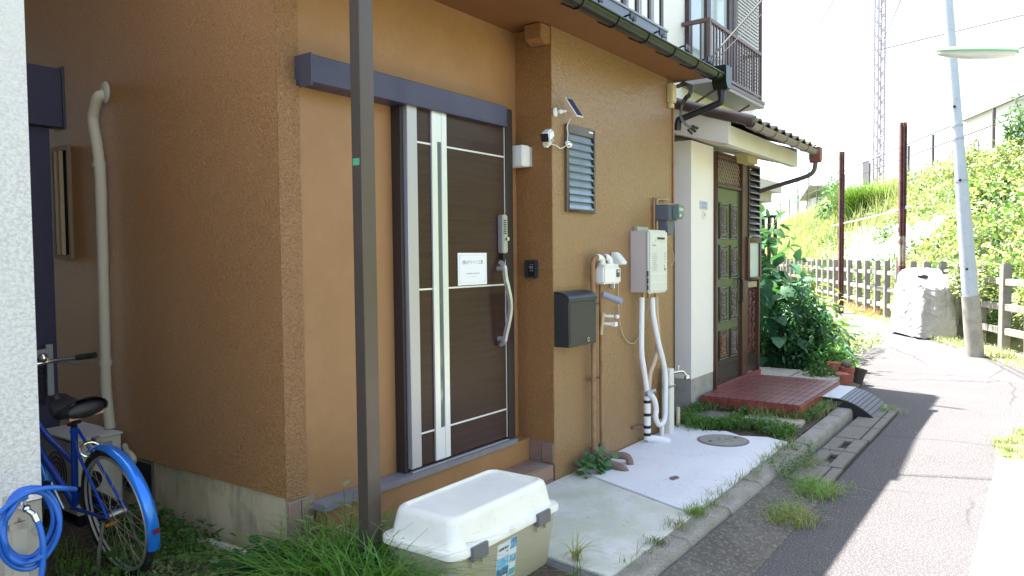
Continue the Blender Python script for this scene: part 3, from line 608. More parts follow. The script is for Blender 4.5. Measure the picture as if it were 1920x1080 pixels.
# gas alarm relay box
ab = thing('relay_box', (5.07, 2.62, 1.42), 'white rounded wall terminal beside gas meter with thin hanging cord', 'terminal box')
obj('body', MB().prism([(2.672, 1.435), (2.672, 1.535), (2.64, 1.53), (2.575, 1.455), (2.575, 1.44)], 'x', 5.01, 5.10), gw, ab, bevel=.008)
obj('cord', MB().tube(smoothpath([(5.06, 2.64, 1.435), (5.10, 2.655, 1.257), (5.10, 2.655, 1.134), (5.13, 2.655, .966), (5.22, 2.655, .852), (5.34, 2.655, .811), (5.45, 2.65, .86), (5.55, 2.64, 1.03), (5.62, 2.6, 1.19)], 6), .0045, 6), M('cord_beige', (.45, .38, .28), .6), ab, smooth=True)
obj('bracket', MB().box(4.968, 5.0, 2.62, 2.672, 1.33, 1.44).box(5.0, 5.02, 2.64, 2.672, 1.26, 1.40), gw, ab, bevel=.003)
# water heater
wh = thing('water_heater', (5.5, 2.6, 1.2), 'pale grey gas water heater mounted high on the bay wall', 'water heater')
hm = M('heater_front', (.60, .62, .58), .38, .1); hs = M('heater_side', (.50, .44, .43), .42)
obj('casing', MB().box(5.335, 5.665, 2.535, 2.672, 1.215, 1.70), hs, wh, bevel=.004)
fcv = obj('front_cover', MB().box(5.328, 5.672, 2.503, 2.534, 1.207, 1.705), hm, wh, bevel=.014)
obj('exhaust_slot', MB().box(5.47, 5.61, 2.5005, 2.5035, 1.632, 1.648), black_m, fcv, bevel=.001)
obj('exhaust_hood', MB().box(5.43, 5.625, 2.496, 2.5029, 1.620, 1.628), hm, fcv)
for z_ in (1.36, 1.29): obj('groove', MB().box(5.35, 5.65, 2.501, 2.5035, z_, z_ + .004), M('groove_w', (.74, .75, .73), .4), fcv)
obj('side_slot', MB().box(5.324, 5.3285, 2.512, 2.522, 1.235, 1.275).box(5.324, 5.3285, 2.512, 2.522, 1.285, 1.33).box(5.324, 5.3285, 2.512, 2.522, 1.34, 1.385), black_m, fcv)
gi = M('heater_print', (.38, .40, .38), .6)
text('brand_text', 'Rinnai', .026, (5.415, 2.5022, 1.585), RY, gi, fcv)
print_lines('fine_print', 5.42, 2.5022, 1.515, .085, 5, .018, .009, gi, fcv, 7); print_lines('fine_print', 5.615, 2.5022, 1.515, .03, 4, .022, .012, gi, fcv, 8)
print_lines('fine_print', 5.42, 2.5022, 1.43, .085, 4, .014, .007, gi, fcv, 9); obj('mark', MB().box(5.60, 5.606, 2.5018, 2.5024, 1.39, 1.43).box(5.606, 5.63, 2.5018, 2.5024, 1.385, 1.40), M('ht_dark', (.12, .13, .12), .6), fcv)
obj('wall_bracket', MB().box(5.40, 5.60, 2.64, 2.672, 1.70, 1.735), M('bracket_galv', (.5, .52, .5), .4, .6), wh)
for xx in (5.40, 5.50, 5.63): obj('fitting', MB().cyl((xx, 2.59, 1.165), (xx, 2.59, 1.215), .014, n=10), M('brass', (.35, .24, .12), .35, .7), wh, smooth=True)
foam = M('foam_white', (.74, .745, .75), .7, bumps=[('n', 70, .4, .003)]); foam_t = M('foam_tan', (.50, .37, .26), .75, bumps=[('n', 70, .4, .003)])
hpz = thing('heater_pipes', (5.5, 2.6, 0), 'white and tan lagged pipes hanging below the water heater', 'pipes')
obj('lagged_pipe', MB().tube(smoothpath([(5.394, 2.60, 1.175), (5.384, 2.60, .95), (5.384, 2.60, .734), (5.42, 2.60, .61), (5.468, 2.60, .458), (5.487, 2.60, .386)], 6), .022, 12), foam, hpz, smooth=True)
obj('lagged_pipe', MB().tube(smoothpath([(5.631, 2.59, 1.17), (5.645, 2.59, 1.0), (5.671, 2.59, .866), (5.662, 2.59, .744), (5.59, 2.59, .634), (5.516, 2.59, .547), (5.491, 2.59, .408)], 6), .019, 12), foam_t, hpz, smooth=True)
obj('lagged_pipe', MB().tube(smoothpath([(5.50, 2.56, 1.17), (5.515, 2.56, 1.032), (5.584, 2.555, .832), (5.687, 2.55, .624), (5.728, 2.55, .486), (5.722, 2.55, .30), (5.717, 2.55, .185), (5.674, 2.55, .125), (5.59, 2.55, .130), (5.535, 2.55, .20), (5.545, 2.55, .265), (5.51, 2.55, .344), (5.46, 2.56, .40)], 6), .0215, 12), foam, hpz, smooth=True)
obj('lagged_pipe', MB().tube([(5.763, 2.60, .13), (5.763, 2.60, .0)], .021, 12), foam, hpz, smooth=True)
obj('valve', MB().sphere((5.487, 2.59, .40), .034, sc=(1, .8, 1.1)).cyl((5.487, 2.60, .40), (5.53, 2.55, .42), .02, n=10), M('valve_galv', (.35, .37, .37), .4, .7), hpz, smooth=True)
st = obj('banded_pipe', MB().tube([(5.486, 2.60, .375), (5.486, 2.60, .02)], .028, 14), foam, hpz, smooth=True)
for z_ in (.33, .225, .125, .065): obj('tape_band', MB().tube([(5.486, 2.60, z_ - .012), (5.486, 2.60, z_ + .012)], .0295, 14), black_m, st, smooth=True)
obj('lagged_foot', MB().tube(smoothpath([(5.486, 2.60, .03), (5.52, 2.55, .024), (5.57, 2.50, .012), (5.60, 2.47, -.006)], 4), .03, 12), foam, hpz, smooth=True)
obj('wall_clamp', MB().bar((5.34, 2.665, .135), (5.47, 2.63, .135), .02, .02), M('clip_rust', (.16, .09, .06), .6), hpz)
# tap stand beside pipes
tsn = thing('tap_post', (5.93, 2.62, 0), 'slim pale standpipe with small metal tap at bay wall end', 'tap')
obj('post', MB().box(5.85, 5.945, 2.565, 2.64, -.01, .545), M('post_cream', (.68, .67, .62), .5), tsn, bevel=.006)
obj('strap', MB().box(5.835, 5.96, 2.56, 2.645, .39, .405), steel, tsn)
obj('faucet', MB().tube(smoothpath([(5.945, 2.60, .50), (6.02, 2.575, .50), (6.09, 2.55, .495), (6.13, 2.53, .455)], 5), .012, 10).tube([(6.04, 2.57, .50), (6.04, 2.57, .545)], .006, 8).obox((6.04, 2.57, .55), (.05, .012, .01)).sphere((6.135, 2.53, .44), .026), chrome, tsn, smooth=True)
solo('pipe_stub', MB().cyl((6.15, 2.62, -.01), (6.15, 2.62, .17), .018, n=12), M('stub_beige', (.55, .48, .36), .6), 'short beige pipe stub at the foot of the bay wall end', 'pipe', smooth=True)
# electric meter
em = thing('electric_meter', (5.86, 2.6, 1.68), 'dark grey electricity meter near the far wall edge', 'electric meter')
eg = M('emeter_grey', (.10, .115, .15), .45); eg2 = M('emeter_face', (.13, .19, .18), .3)
obj('body', MB().box(5.775, 5.985, 2.545, 2.672, 1.795, 1.925), eg, em, bevel=.01)
obj('terminal_cover', MB().prism([(5.80, 1.80), (5.975, 1.80), (5.945, 1.675), (5.83, 1.675)], 'y', 2.57, 2.672), eg, em, bevel=.006)
obj('window', MB().prism([(5.86, 1.93), (5.985, 1.92), (5.985, 1.83), (5.95, 1.805), (5.86, 1.81)], 'y', 2.49, 2.545), eg2, em, bevel=.006)
for k in range(3): obj('dial', MB().box(5.875 + .028 * k, 5.895 + .028 * k, 2.487, 2.4905, 1.875, 1.90), M('dial_pale', (.5, .55, .52), .5), em)
obj('seal', MB().cyl((5.885, 2.49, 1.835), (5.885, 2.48, 1.835), .010, n=10), plastic_w, em)
tanpipe = M('conduit_tan', (.42, .29, .16), .5)
cd = thing('conduit', (5.85, 2.65, 1.7), 'thin tan conduits and cable loop around the electricity meter', 'conduit')
obj('pipe', MB().tube(smoothpath([(5.80, 2.655, 1.55), (5.80, 2.655, 1.90), (5.80, 2.655, 1.955), (5.83, 2.655, 1.975), (6.03, 2.655, 1.982)], 4), .010, 8), tanpipe, cd, smooth=True)
obj('pipe', MB().tube([(5.74, 2.655, 1.70), (5.74, 2.655, 1.985)], .010, 8), brown_pipe, cd, smooth=True)
obj('riser', MB().tube([(6.16, 2.665, 1.96), (6.16, 2.665, 2.80)], .010, 8), brown_pipe, cd, smooth=True)
obj('earth_wire', MB().tube([(6.183, 2.668, 1.92), (6.183, 2.668, .02)], .005, 6), black_m, cd)
obj('cable_loop', MB().tube(smoothpath([(5.93, 2.64, 1.69), (5.976, 2.64, 1.64), (6.055, 2.64, 1.569), (6.11, 2.64, 1.477), (6.054, 2.64, 1.422), (5.96, 2.64, 1.46), (5.80, 2.64, 1.50), (5.68, 2.64, 1.52)], 6), .005, 6).tube(smoothpath([(5.89, 2.64, 1.69), (5.99, 2.645, 1.60), (6.05, 2.645, 1.50), (5.98, 2.645, 1.44), (5.85, 2.645, 1.47), (5.76, 2.645, 1.45)], 6), .004, 6), tanpipe, cd, smooth=True)
# cream terminal box and hanging cable bundle
cbx = thing('cable_box', (6.08, 2.66, 2.79), 'yellowed cream cable terminal box under the eave end', 'terminal box')
obj('body', MB().box(6.035, 6.13, 2.62, 2.672, 2.815, 2.975), M('cream_plastic', (.56, .46, .25), .5), cbx, bevel=.008)
obj('lower_cap', MB().box(6.05, 6.12, 2.635, 2.672, 2.775, 2.813), M('cream_plastic', (.56, .46, .25), .5), cbx, bevel=.006)
cbd = thing('cable_bundle', (6.2, 2.6, 2.6), 'tangled black cable bundle hanging under the gutter corner', 'cables')
random.seed(3)
for k in range(7):
    j = lambda s: random.uniform(-s, s)
    obj('cable', MB().tube(smoothpath([(6.14 + j(.02), 2.62, 2.95 + j(.03)), (6.22 + j(.03), 2.58 + j(.03), 3.0 + j(.02)), (6.29 + j(.03), 2.55, 2.95 + j(.04)), (6.24 + j(.02), 2.57, 2.88 + j(.02)), (6.19 + j(.02), 2.6, 2.80 + j(.02)), (6.18 + j(.02), 2.6, 2.70 + j(.02)), (6.23 + j(.02), 2.58, 2.645 + j(.01)), (6.31 + j(.02), 2.56, 2.62 + j(.015))], 6), .0055 if k else .008, 6), black_m if k % 3 else simple('cable_grey', (.12, .115, .11), .6), cbd, smooth=True)
obj('connector', MB().cyl((6.30, 2.565, 2.625), (6.37, 2.55, 2.60), .014, n=8).cyl((6.33, 2.56, 2.64), (6.40, 2.54, 2.63), .013, n=8).cyl((6.26, 2.57, 2.6), (6.32, 2.56, 2.575), .011, n=8), black_m, cbd, smooth=True)
# metal post in front
mp = thing('metal_post', (2.28, 2.43, 0), 'tall square dark bronze metal post standing in front of the porch', 'post')
obj('post', MB().box(2.25, 2.332, 2.40, 2.462, -.02, 3.02), M('post_bronze', (.105, .080, .066), .38, .25, mapr=(3, .28, .45), var=(1.6, .35, .7, (.085, .07, .06))), mp, bevel=.003)
obj('tape', MB().box(2.2485, 2.2495, 2.412, 2.452, 1.905, 1.935), M('tape_green', (.10, .42, .22), .5), mp)

# ================================================================== ALLEY
sb = thing('storm_door', (2.0, 5.0, 0), 'dark navy metal shutter door with box header deep in the alley', 'door')
obj('panel', MB().box(1.22, 2.10, 4.97, 5.02, 0, 2.32), navy_trim, sb, bevel=.004)
obj('header', MB().box(1.22, 2.155, 4.92, 5.03, 2.325, 2.68), navy_trim, sb, bevel=.004)
obj('end_flange', MB().box(2.156, 2.172, 4.91, 5.04, 2.315, 2.695), M('navy_cap', (.06, .06, .085), .4), sb, bevel=.002)
sw = obj('slatted_window', MB().box(2.225, 2.2465, 5.235, 5.26, 1.53, 2.24).box(2.225, 2.2465, 5.03, 5.05, 1.52, 2.24).box(2.225, 2.2465, 5.05, 5.235, 2.21, 2.24).box(2.225, 2.2465, 5.05, 5.235, 1.52, 1.545), M('window_brown', (.26, .18, .11), .6), H)
obj('recess_shade', MB().box(2.2435, 2.2462, 5.05, 5.235, 1.546, 2.209), M('shade_black', (.006, .005, .005), 1.), sw)  # flat near-black sheet on the wall paints the shade between the bars
for yy in (5.19, 5.125): obj('bar', MB().box(2.215, 2.235, yy - .008, yy + .008, 1.546, 2.209), M('bar_tan', (.50, .36, .22), .5), sw)
dc = thing('drain_duct', (2.21, 4.57, 0), 'cream tape wrapped air conditioner duct running down the side wall', 'duct')
ductm = M('duct_cream', (.52, .47, .37), .7, bumps=[('s', 30, .4, .004)], stretch=(1, 1, 4))
dpts = smoothpath([(2.235, 4.55, 2.49), (2.20, 4.56, 2.47), (2.20, 4.60, 2.42), (2.20, 4.632, 2.36), (2.20, 4.625, 2.30), (2.20, 4.60, 2.22), (2.20, 4.58, 2.12), (2.20, 4.565, 1.98), (2.20, 4.567, 1.6), (2.20, 4.572, 1.25), (2.20, 4.577, .95), (2.20, 4.58, .75), (2.20, 4.565, .62), (2.20, 4.545, .5)], 4)
obj('pipe', MB().tube(dpts, [.030 + .0022 * (i % 2) * (1 if i < 30 else .6) for i in range(len(dpts))], 12), ductm, dc, smooth=True)
[obj('joint', MB().tube([(2.20, 4.576, q), (2.20, 4.577, q + .03)], .037, 12), ductm, dc, smooth=True) for q in (2.06, .88)]
obj('wall_cap', MB().sphere((2.232, 4.54, 2.50), .06, sc=(.35, .8, 1.1)), M('cap_putty', (.42, .40, .34), .7), dc, smooth=True)
ac = thing('air_conditioner', (2.08, 4.68, 0), 'cream outdoor air conditioner unit behind the blue bicycle', 'air conditioner')
acm = M('ac_cream', (.56, .53, .45), .5, var=(4, .45, .7, (.48, .45, .37)))
obj('casing', MB().box(1.95, 2.205, 4.43, 4.90, .06, .484), acm, ac, bevel=.006)
obj('top_plate', MB().box(1.942, 2.213, 4.42, 4.908, .4845, .497), M('ac_top', (.60, .59, .55), .45), ac, bevel=.004)
fg = MB()
for r_ in (.03, .06, .09, .12): fg.tube([(1.945, 4.66 + r_ * math.cos(q), .28 + r_ * math.sin(q)) for q in [k * math.pi / 10 for k in range(20)]], .003, 4, closed=True)
obj('fan_grille', fg, black_m, ac); obj('end_grille', MB().box(2.06, 2.15, 4.424, 4.4295, .40, .455), M('ac_grille', (.28, .28, .27), .5), ac)
obj('round_vent', MB().cyl((2.03, 4.4295, .25), (2.03, 4.42, .25), .055, n=20), black_m, ac); obj('foot', MB().box(1.96, 2.19, 4.44, 4.49, -.005, .06).box(1.96, 2.19, 4.84, 4.89, -.005, .06), black_m, ac)
obj('coiled_hose', MB().tube(smoothpath([(2.20, 4.38, .42), (2.17, 4.30, .405), (2.16, 4.24, .40), (2.16, 4.205, .375), (2.17, 4.235, .345), (2.19, 4.30, .34), (2.215, 4.35, .35)], 5), .016, 10), ductm, ac, smooth=True)
wb = thing('wall_bracket', (2.05, 4.7, .7), 'white L shaped metal bracket fixed in the dark alley', 'bracket')
obj('arm', MB().bar((1.75, 4.93, .93), (2.03, 4.93, .955), .02, .045), M('bracket_paint', (.36, .37, .38), .5), wb); obj('plate', MB().box(2.02, 2.055, 4.92, 4.94, .69, 1.0), M('bracket_paint', (.36, .37, .38), .5), wb)
solo('ground_pipe', MB().tube([(2.16, 3.66, .03), (2.19, 3.50, .035), (2.21, 3.22, .03)], .022, 10), M('pipe_cream', (.5, .46, .38), .6), 'short cream drain pipe lying along the foundation in the weeds', 'pipe', smooth=True)

# left neighbour
nb = thing('neighbour_house', (0, 2.9, 0), 'white spatter rendered neighbouring house wall at the alley corner', 'house')
ex = 1.158
obj('wall', MB().box(-4, ex, 2.9, 12, .66, 5.9), left_wall, nb)
obj('added_shade_eave', MB().box(ex, 1.60, 3.9, 12, 3.9, 4.0), left_wall, nb)  # out-of-view slab, added to keep sky light off the alley
obj('plinth', MB().prism([(-4, -.1), (ex, -.1), (ex, .655), (-4, .655)], 'y', 2.905, 12), concrete('plinth_concrete', (.36, .34, .30), (.29, .27, .23), (.2, .185, .155), 2), nb)
# shrunken concrete block pier behind tap
ty = thing('garden_tap', (1.0, 2.70, 0), 'pale standpipe with chrome tap against the white house plinth', 'tap')
obj('post', MB().box(.975, 1.026, 2.68, 2.74, -.05, .745), M('post_cream2', (.50, .47, .40), .55, var=(9, .45, .7, (.42, .39, .32))), ty, bevel=.004)
obj('band', MB().box(.9735, 1.0275, 2.6785, 2.7415, .64, .66), steel, ty)
text('maker_mark', '△', .014, (1.001, 2.6792, .672), RY, black_m, ty); obj('maker_bar', MB().box(.985, 1.017, 2.6788, 2.6798, .6635, .666), black_m, ty)
obj('faucet', MB().tube(smoothpath([(1.0, 2.68, .715), (1.0, 2.655, .715), (1.008, 2.635, .71), (1.02, 2.625, .695)], 4), .009, 10).tube([(1.0, 2.652, .72), (1.0, 2.652, .745)], .005, 8).obox((1.0, 2.652, .75), (.06, .012, .008)).sphere((1.006, 2.64, .715), .014), chrome, ty, smooth=True)
hosem = M('hose_blue', (.012, .12, .50), .32, spec=.6)
hs_ = thing('garden_hose', (1.02, 2.62, .5), 'bright blue garden hose coiled over the chrome tap', 'hose')
def ring(cx, cz, rx, rz, y, a0=0, a1=360, n=34, tilt=0): return [(cx + rx * math.cos(rad(a0 + (a1 - a0) * i / n)) + tilt * math.sin(rad(a0 + (a1 - a0) * i / n)), y + .006 * math.sin(i * .7), cz + rz * math.sin(rad(a0 + (a1 - a0) * i / n))) for i in range(n + 1)]
coil = ring(1.012, .668, .072, .112, 2.640, 95, 455) + ring(1.018, .662, .080, .118, 2.628, 95, 455) + ring(1.006, .650, .086, .122, 2.616, 95, 455) + ring(1.0, .655, .072, .105, 2.604, 95, 300)
obj('coil', MB().tube(coil, .0082, 10), hosem, hs_, smooth=True)
obj('end_run', MB().tube(smoothpath([(1.19, 2.72, .715), (1.12, 2.62, .753), (1.06, 2.60, .775), (1.0, 2.60, .775), (.95, 2.60, .755), (.90, 2.60, .72)], 6), .0082, 10), hosem, hs_, smooth=True)
obj('tap_end', MB().tube(smoothpath([(1.022, 2.622, .69), (1.032, 2.61, .655), (1.036, 2.6, .60), (1.034, 2.6, .54), (1.02, 2.6, .46), (.99, 2.6, .38)], 6), .0095, 10), hosem, hs_, smooth=True)
obj('clamp', MB().cyl((1.021, 2.622, .695), (1.027, 2.615, .672), .011, n=12), chrome, hs_, smooth=True)

# ================================================================== BICYCLE
bk = thing('bicycle', (1.775, 4.1, 0), 'blue city bicycle leaning on its stand in the alley', 'bicycle')
lean = -rad(6.5)
RL = Matrix.Rotation(lean, 4, 'Y')
BX, BY = 1.775, 3.56   # rear contact
def bp(x, y, z):      # bike-local: x right, y forward, z up
    v = RL @ Vector((x, y, z)); return (BX + v.x, BY + v.y, v.z + .002)
def bobj(n, mb, m, par=None, smooth=True, bevel=0):
    mb.v = [bp(*v) for v in mb.v]; return obj(n, mb, m, par or bk, smooth, bevel)
R_ = .31; bl = M('bike_blue', (.008, .07, .52), .22, .25, coat=.6); bl2 = M('fender_blue', (.02, .22, .85), .2, .35, coat=.6)
def wheel(y, nm='wheel', front=False):
    t = [(0, y + R_ * .965 * math.cos(a), R_ + R_ * .965 * math.sin(a)) for a in np.linspace(0, 2 * math.pi, 49)[:-1]]
    w = bobj(nm, MB().tube(t, .0175, 10, closed=True), rubber)
    t2 = [(0, y + (R_ - .036) * math.cos(a), R_ + (R_ - .036) * math.sin(a)) for a in np.linspace(0, 2 * math.pi, 49)[:-1]]
    rm = MB()
    for s in (-1, 1): rm.tube([(s * .010, p[1], p[2]) for p in t2], .006, 6, closed=True)
    bobj('rim', rm, M('rim_alu', (.55, .55, .56), .4, .6), w)
    bobj('hub', MB().cyl((-.04, y, R_), (.04, y, R_), .017, n=12).cyl((-.03, y, R_), (-.026, y, R_), .03, n=14).cyl((.026, y, R_), (.03, y, R_), .03, n=14), steel, w)
    sp_ = MB()
    for i in range(28):
        s = 1 if i % 2 else -1; a = 2 * math.pi * i / 28; a2 = a + (.5 if (i // 2) % 2 else -.5)
        sp_.tube([(s * .028, y + .026 * math.cos(a2), R_ + .026 * math.sin(a2)), (0, y + (R_ - .04) * math.cos(a), R_ + (R_ - .04) * math.sin(a))], .0013, 4, caps=False)
    bobj('spokes', sp_, M('spoke', (.6, .58, .5), .3, .8), w)
    return w
wheel(0); wheel(1.03, front=True)
def fender(y, a0, a1):
    def fn(u, v):
        a = rad(a0 + (a1 - a0) * u); q = rad(-75 + 150 * v); r_ = R_ + .004 + .022 * math.cos(q)
        return (.031 * math.sin(q), y + r_ * math.cos(a), R_ + r_ * math.sin(a))
    return MB().grid(fn, 30, 8)
bobj('rear_fender', fender(0, 200, 62), bl2); bobj('front_fender', fender(1.03, 200, 75), bl2)
bobj('fender_stay', MB().tube([(.03, -.30, .22), (.045, -.12, .28), (.045, 0, R_)], .003, 6).tube([(-.03, -.30, .22), (-.045, -.12, .28), (-.045, 0, R_)], .003, 6), steel)
bobj('reflector', MB().box(-.013, .013, -.350, -.34, .285, .305), M('reflector_red', (.16, .02, .02), .3))
bb_, st_, hd_ = (0, .43, .27), (0, .30, .70), (0, .86, .74)
bobj('seat_tube', MB().tube([bb_, st_], .016, 12), bl); bobj('seat_post', MB().tube([st_, (0, .265, .80)], .0125, 10).tube([(-.03, .295, .715), (.03, .295, .715)], .008, 8), black_m)
bobj('down_tube', MB().tube([bb_, (0, .70, .47), (0, .875, .66)], .018, 12), bl); bobj('top_tube', MB().tube([(0, .36, .50), (0, .62, .60), (0, .855, .76)], .015, 12), bl)
bobj('label_band', MB().tube([(0, .775, .708), (0, .81, .73)], .0165, 12), M('band_white', (.6, .68, .8), .3))
bobj('head_tube', MB().tube([(0, .89, .62), (0, .845, .82)], .019, 12), bl)
cs = MB()
for s in (-1, 1): cs.tube([(s * .03, .40, .27), (s * .045, .05, .30), (s * .045, 0, R_)], .009, 8).tube([(s * .045, 0, R_), (s * .03, .22, .56), (s * .015, .305, .68)], .0075, 8)
bobj('stays', cs, bl)
fk = MB()
for s in (-1, 1): fk.tube([(s * .045, 1.03, R_), (s * .045, .95, .45), (s * .03, .90, .60)], .010, 8)
bobj('fork', fk, bl)
bobj('lock_ring', MB().tube([(.0 + .045 * math.cos(a), .17 + .02 * math.sin(a), .60 + .03 * math.sin(a)) for a in np.linspace(0, 2 * math.pi, 17)[:-1]], .007, 8, closed=True).obox((.05, .2, .62), (.03, .05, .04)), chrome)
hb_ = bobj('handlebar', MB().tube([(0, .845, .82), (0, .83, .94)], .012, 10).tube(smoothpath([(-.29, .66, .96), (-.24, .73, .955), (-.15, .83, .95), (0, .85, .945), (.15, .83, .95), (.24, .73, .955), (.29, .66, .96)], 5), .0115, 10), chrome)
for s in (-1, 1): bobj('grip', MB().tube([(s * .245, .725, .956), (s * .30, .635, .963)], .017, 12), rubber, hb_)
for s in (-1, 1): bobj('brake_lever', MB().tube([(s * .20, .79, .945), (s * .24, .72, .92), (s * .27, .67, .915)], .006, 6), steel, hb_)
bobj('bell', MB().sphere((.12, .83, .975), .026), chrome, hb_)
# basket
bkx = MB()
def bw_(u, z): return u * (.13 + .04 * z)
for k in range(9):
    z = k / 8; zz = .70 + .22 * z; w = .13 + .04 * z; d0, d1 = .93 - .0 * z, 1.17 + .05 * z
    P4 = [(-w, d0, zz), (w, d0, zz), (w, d1, zz), (-w, d1, zz)]
    for a, b in zip(P4, P4[1:] + P4[:1]): bkx.tube([a, b], .0022, 4, caps=False)
for k in range(10):
    f = -1 + 2 * k / 9
    bkx.tube([(f * .13, .93, .70), (f * .17, .93, .92)], .002, 4, caps=False).tube([(f * .13, 1.17, .70), (f * .17, 1.22, .92)], .002, 4, caps=False)
    yy = .93 + .24 * k / 9
    for s in (-1, 1): bkx.tube([(s * .13, yy, .70), (s * .17, .93 + .29 * k / 9, .92)], .002, 4, caps=False)
bobj('basket', bkx, black_m)
# saddle: wide at the rear, nose forward
def sad(u, v):
    y = .13 + .30 * u; w = (.125 * (1 - u) ** .55 * (1 - .15 * u) + .028 * u ** .3) * (math.sin(math.pi * min(1, max(.0, .12 + u * 1.1))) ** .35 if u < .35 else 1)
    a = math.pi * (v - .5) * 1.25; top = .845 + .018 * (1 - u) ** 2 - .02 * math.sin(math.pi * u) + (.01 if u > .9 else 0)
    return (w * math.sin(a) * (1 if abs(a) < 1.5 else .98), y, top - (.055 * (1 - u * .4)) * (1 - math.cos(a)))
sd_ = bobj('saddle', MB().grid(sad, 16, 14).sphere((0, .155, .80), .05, sc=(2.1, .5, .8)), M('saddle_black', (.02, .02, .024), .35, bumps=[('n', 200, .2, .001)]))
bobj('saddle_spring', MB().tube([(-.07, .17, .78), (-.03, .24, .775), (.03, .24, .775), (.07, .17, .78)], .011, 8).box(-.08, .08, .145, .18, .765, .79), M('saddle_tan', (.5, .27, .16), .6), sd_)
cr = bobj('crank', MB().tube([(.055, .43, .27), (.065, .36, .14)], .009, 8).cyl((.04, .43, .27), (.048, .43, .27), .055, n=20).tube([(-.055, .43, .27), (-.065, .50, .40)], .009, 8), steel)
bobj('pedal', MB().box(.075, .155, .335, .385, .125, .15), black_m, cr); bobj('pedal_reflector', MB().box(.085, .145, .330, .3345, .13, .145), M('amber', (.85, .33, .02), .3), cr); bobj('pedal', MB().box(-.155, -.075, .475, .525, .385, .41), black_m, cr)
bobj('kickstand', MB().tube([(-.06, .01, .29), (-.09, .03, .15), (-.11, .05, .012)], .009, 8).tube([(.06, .01, .29), (.09, .05, .15), (.12, .10, .04)], .009, 8), steel)
bobj('chain_case', MB().prism([(.06, .33), (.06, .265), (.40, .215), (.50, .25), (.50, .33), (.40, .35)], 'x', .048, .062), M('case_black', (.03, .03, .03), .4))

# ================================================================== STORAGE BOX
bx = thing('storage_box', (2.68, 2.15, 0), 'beige storage tub with bulging white lid and grey latches', 'storage box')
def rrect(x0, x1, y0, y1, r, n=6):
    P = []
    for cx, cy, a0 in ((x1 - r, y1 - r, 0), (x0 + r, y1 - r, 90), (x0 + r, y0 + r, 180), (x1 - r, y0 + r, 270)):
        for i in range(n + 1): a = rad(a0 + 90 * i / n); P.append((cx + r * math.cos(a), cy + r * math.sin(a)))
    return P
def loft(levels):   # (x0,x1,y0,y1,r,z)
    mb = MB(); L = [rrect(*l[:5]) for l in levels]; n = len(L[0])
    for ring_, l in zip(L, levels): mb.v += [(p[0], p[1], l[5]) for p in ring_]
    for i in range(len(L) - 1):
        for j in range(n): mb.f.append((i * n + j, i * n + (j + 1) % n, (i + 1) * n + (j + 1) % n, (i + 1) * n + j))
    mb.f.append(tuple(range(n - 1, -1, -1))); mb.f.append(tuple((len(L) - 1) * n + j for j in range(n))); return mb
x0, x1, y0, y1 = 2.275, 3.105, 1.925, 2.375
tub = M('tub_beige', (.42, .395, .30), .5, bumps=[('n', 300, .1, .0006)]); lidm = M('lid_white', (.80, .785, .70), .42, var=(5, .45, .7, (.74, .72, .63)), var2=(40, .62, .75, (.60, .57, .49)), bumps=[('n', 300, .08, .0006)])
obj('tub', loft([(x0 + .06, x1 - .06, y0 + .05, y1 - .05, .05, -.004), (x0 + .05, x1 - .05, y0 + .042, y1 - .042, .05, .01), (x0 + .02, x1 - .02, y0 + .016, y1 - .016, .055, .262)]), tub, bx, smooth=True)
obj('lid', loft([(x0 + .006, x1 - .006, y0 + .006, y1 - .006, .06, .258), (x0, x1, y0, y1, .065, .262), (x0, x1, y0, y1, .065, .284), (x0 + .004, x1 - .004, y0 + .004, y1 - .004, .06, .29), (x0 + .028, x1 - .028, y0 + .028, y1 - .028, .055, .292),
    (x0 + .036, x1 - .036, y0 + .034, y1 - .034, .055, .31), (x0 + .050, x1 - .050, y0 + .045, y1 - .045, .055, .385), (x0 + .058, x1 - .058, y0 + .052, y1 - .052, .055, .405), (x0 + .072, x1 - .072, y0 + .062, y1 - .062, .05, .414), (x0 + .085, x1 - .085, y0 + .072, y1 - .072, .045, .416), (x0 + .088, x1 - .088, y0 + .075, y1 - .075, .045, .404), (x0 + .12, x1 - .12, y0 + .1, y1 - .1, .04, .404)]), lidm, bx, smooth=True)
latm = M('latch_grey', (.15, .15, .16), .45)
for xx in (2.43, 2.92): obj('latch', MB().box(xx - .055, xx + .055, y0 - .012, y0 + .006, .235, .297), latm, bx, bevel=.004); obj('latch_rib', MB().box(xx - .04, xx - .03, y0 + .004, y0 + .022, .205, .235).box(xx + .03, xx + .04, y0 + .004, y0 + .022, .205, .235), tub, bx)
obj('lid_catch', MB().box(2.655, 2.685, y0 - .006, y0 + .004, .278, .292), plastic_w, bx)
obj('lid_rib', MB().obox((x0 + .045, 2.10, .34), (.006, .10, .06), Euler((0, rad(10), 0)).to_matrix()).obox((x0 + .045, 2.24, .34), (.006, .08, .06), Euler((0, rad(10), 0)).to_matrix()), lidm, bx, bevel=.003)
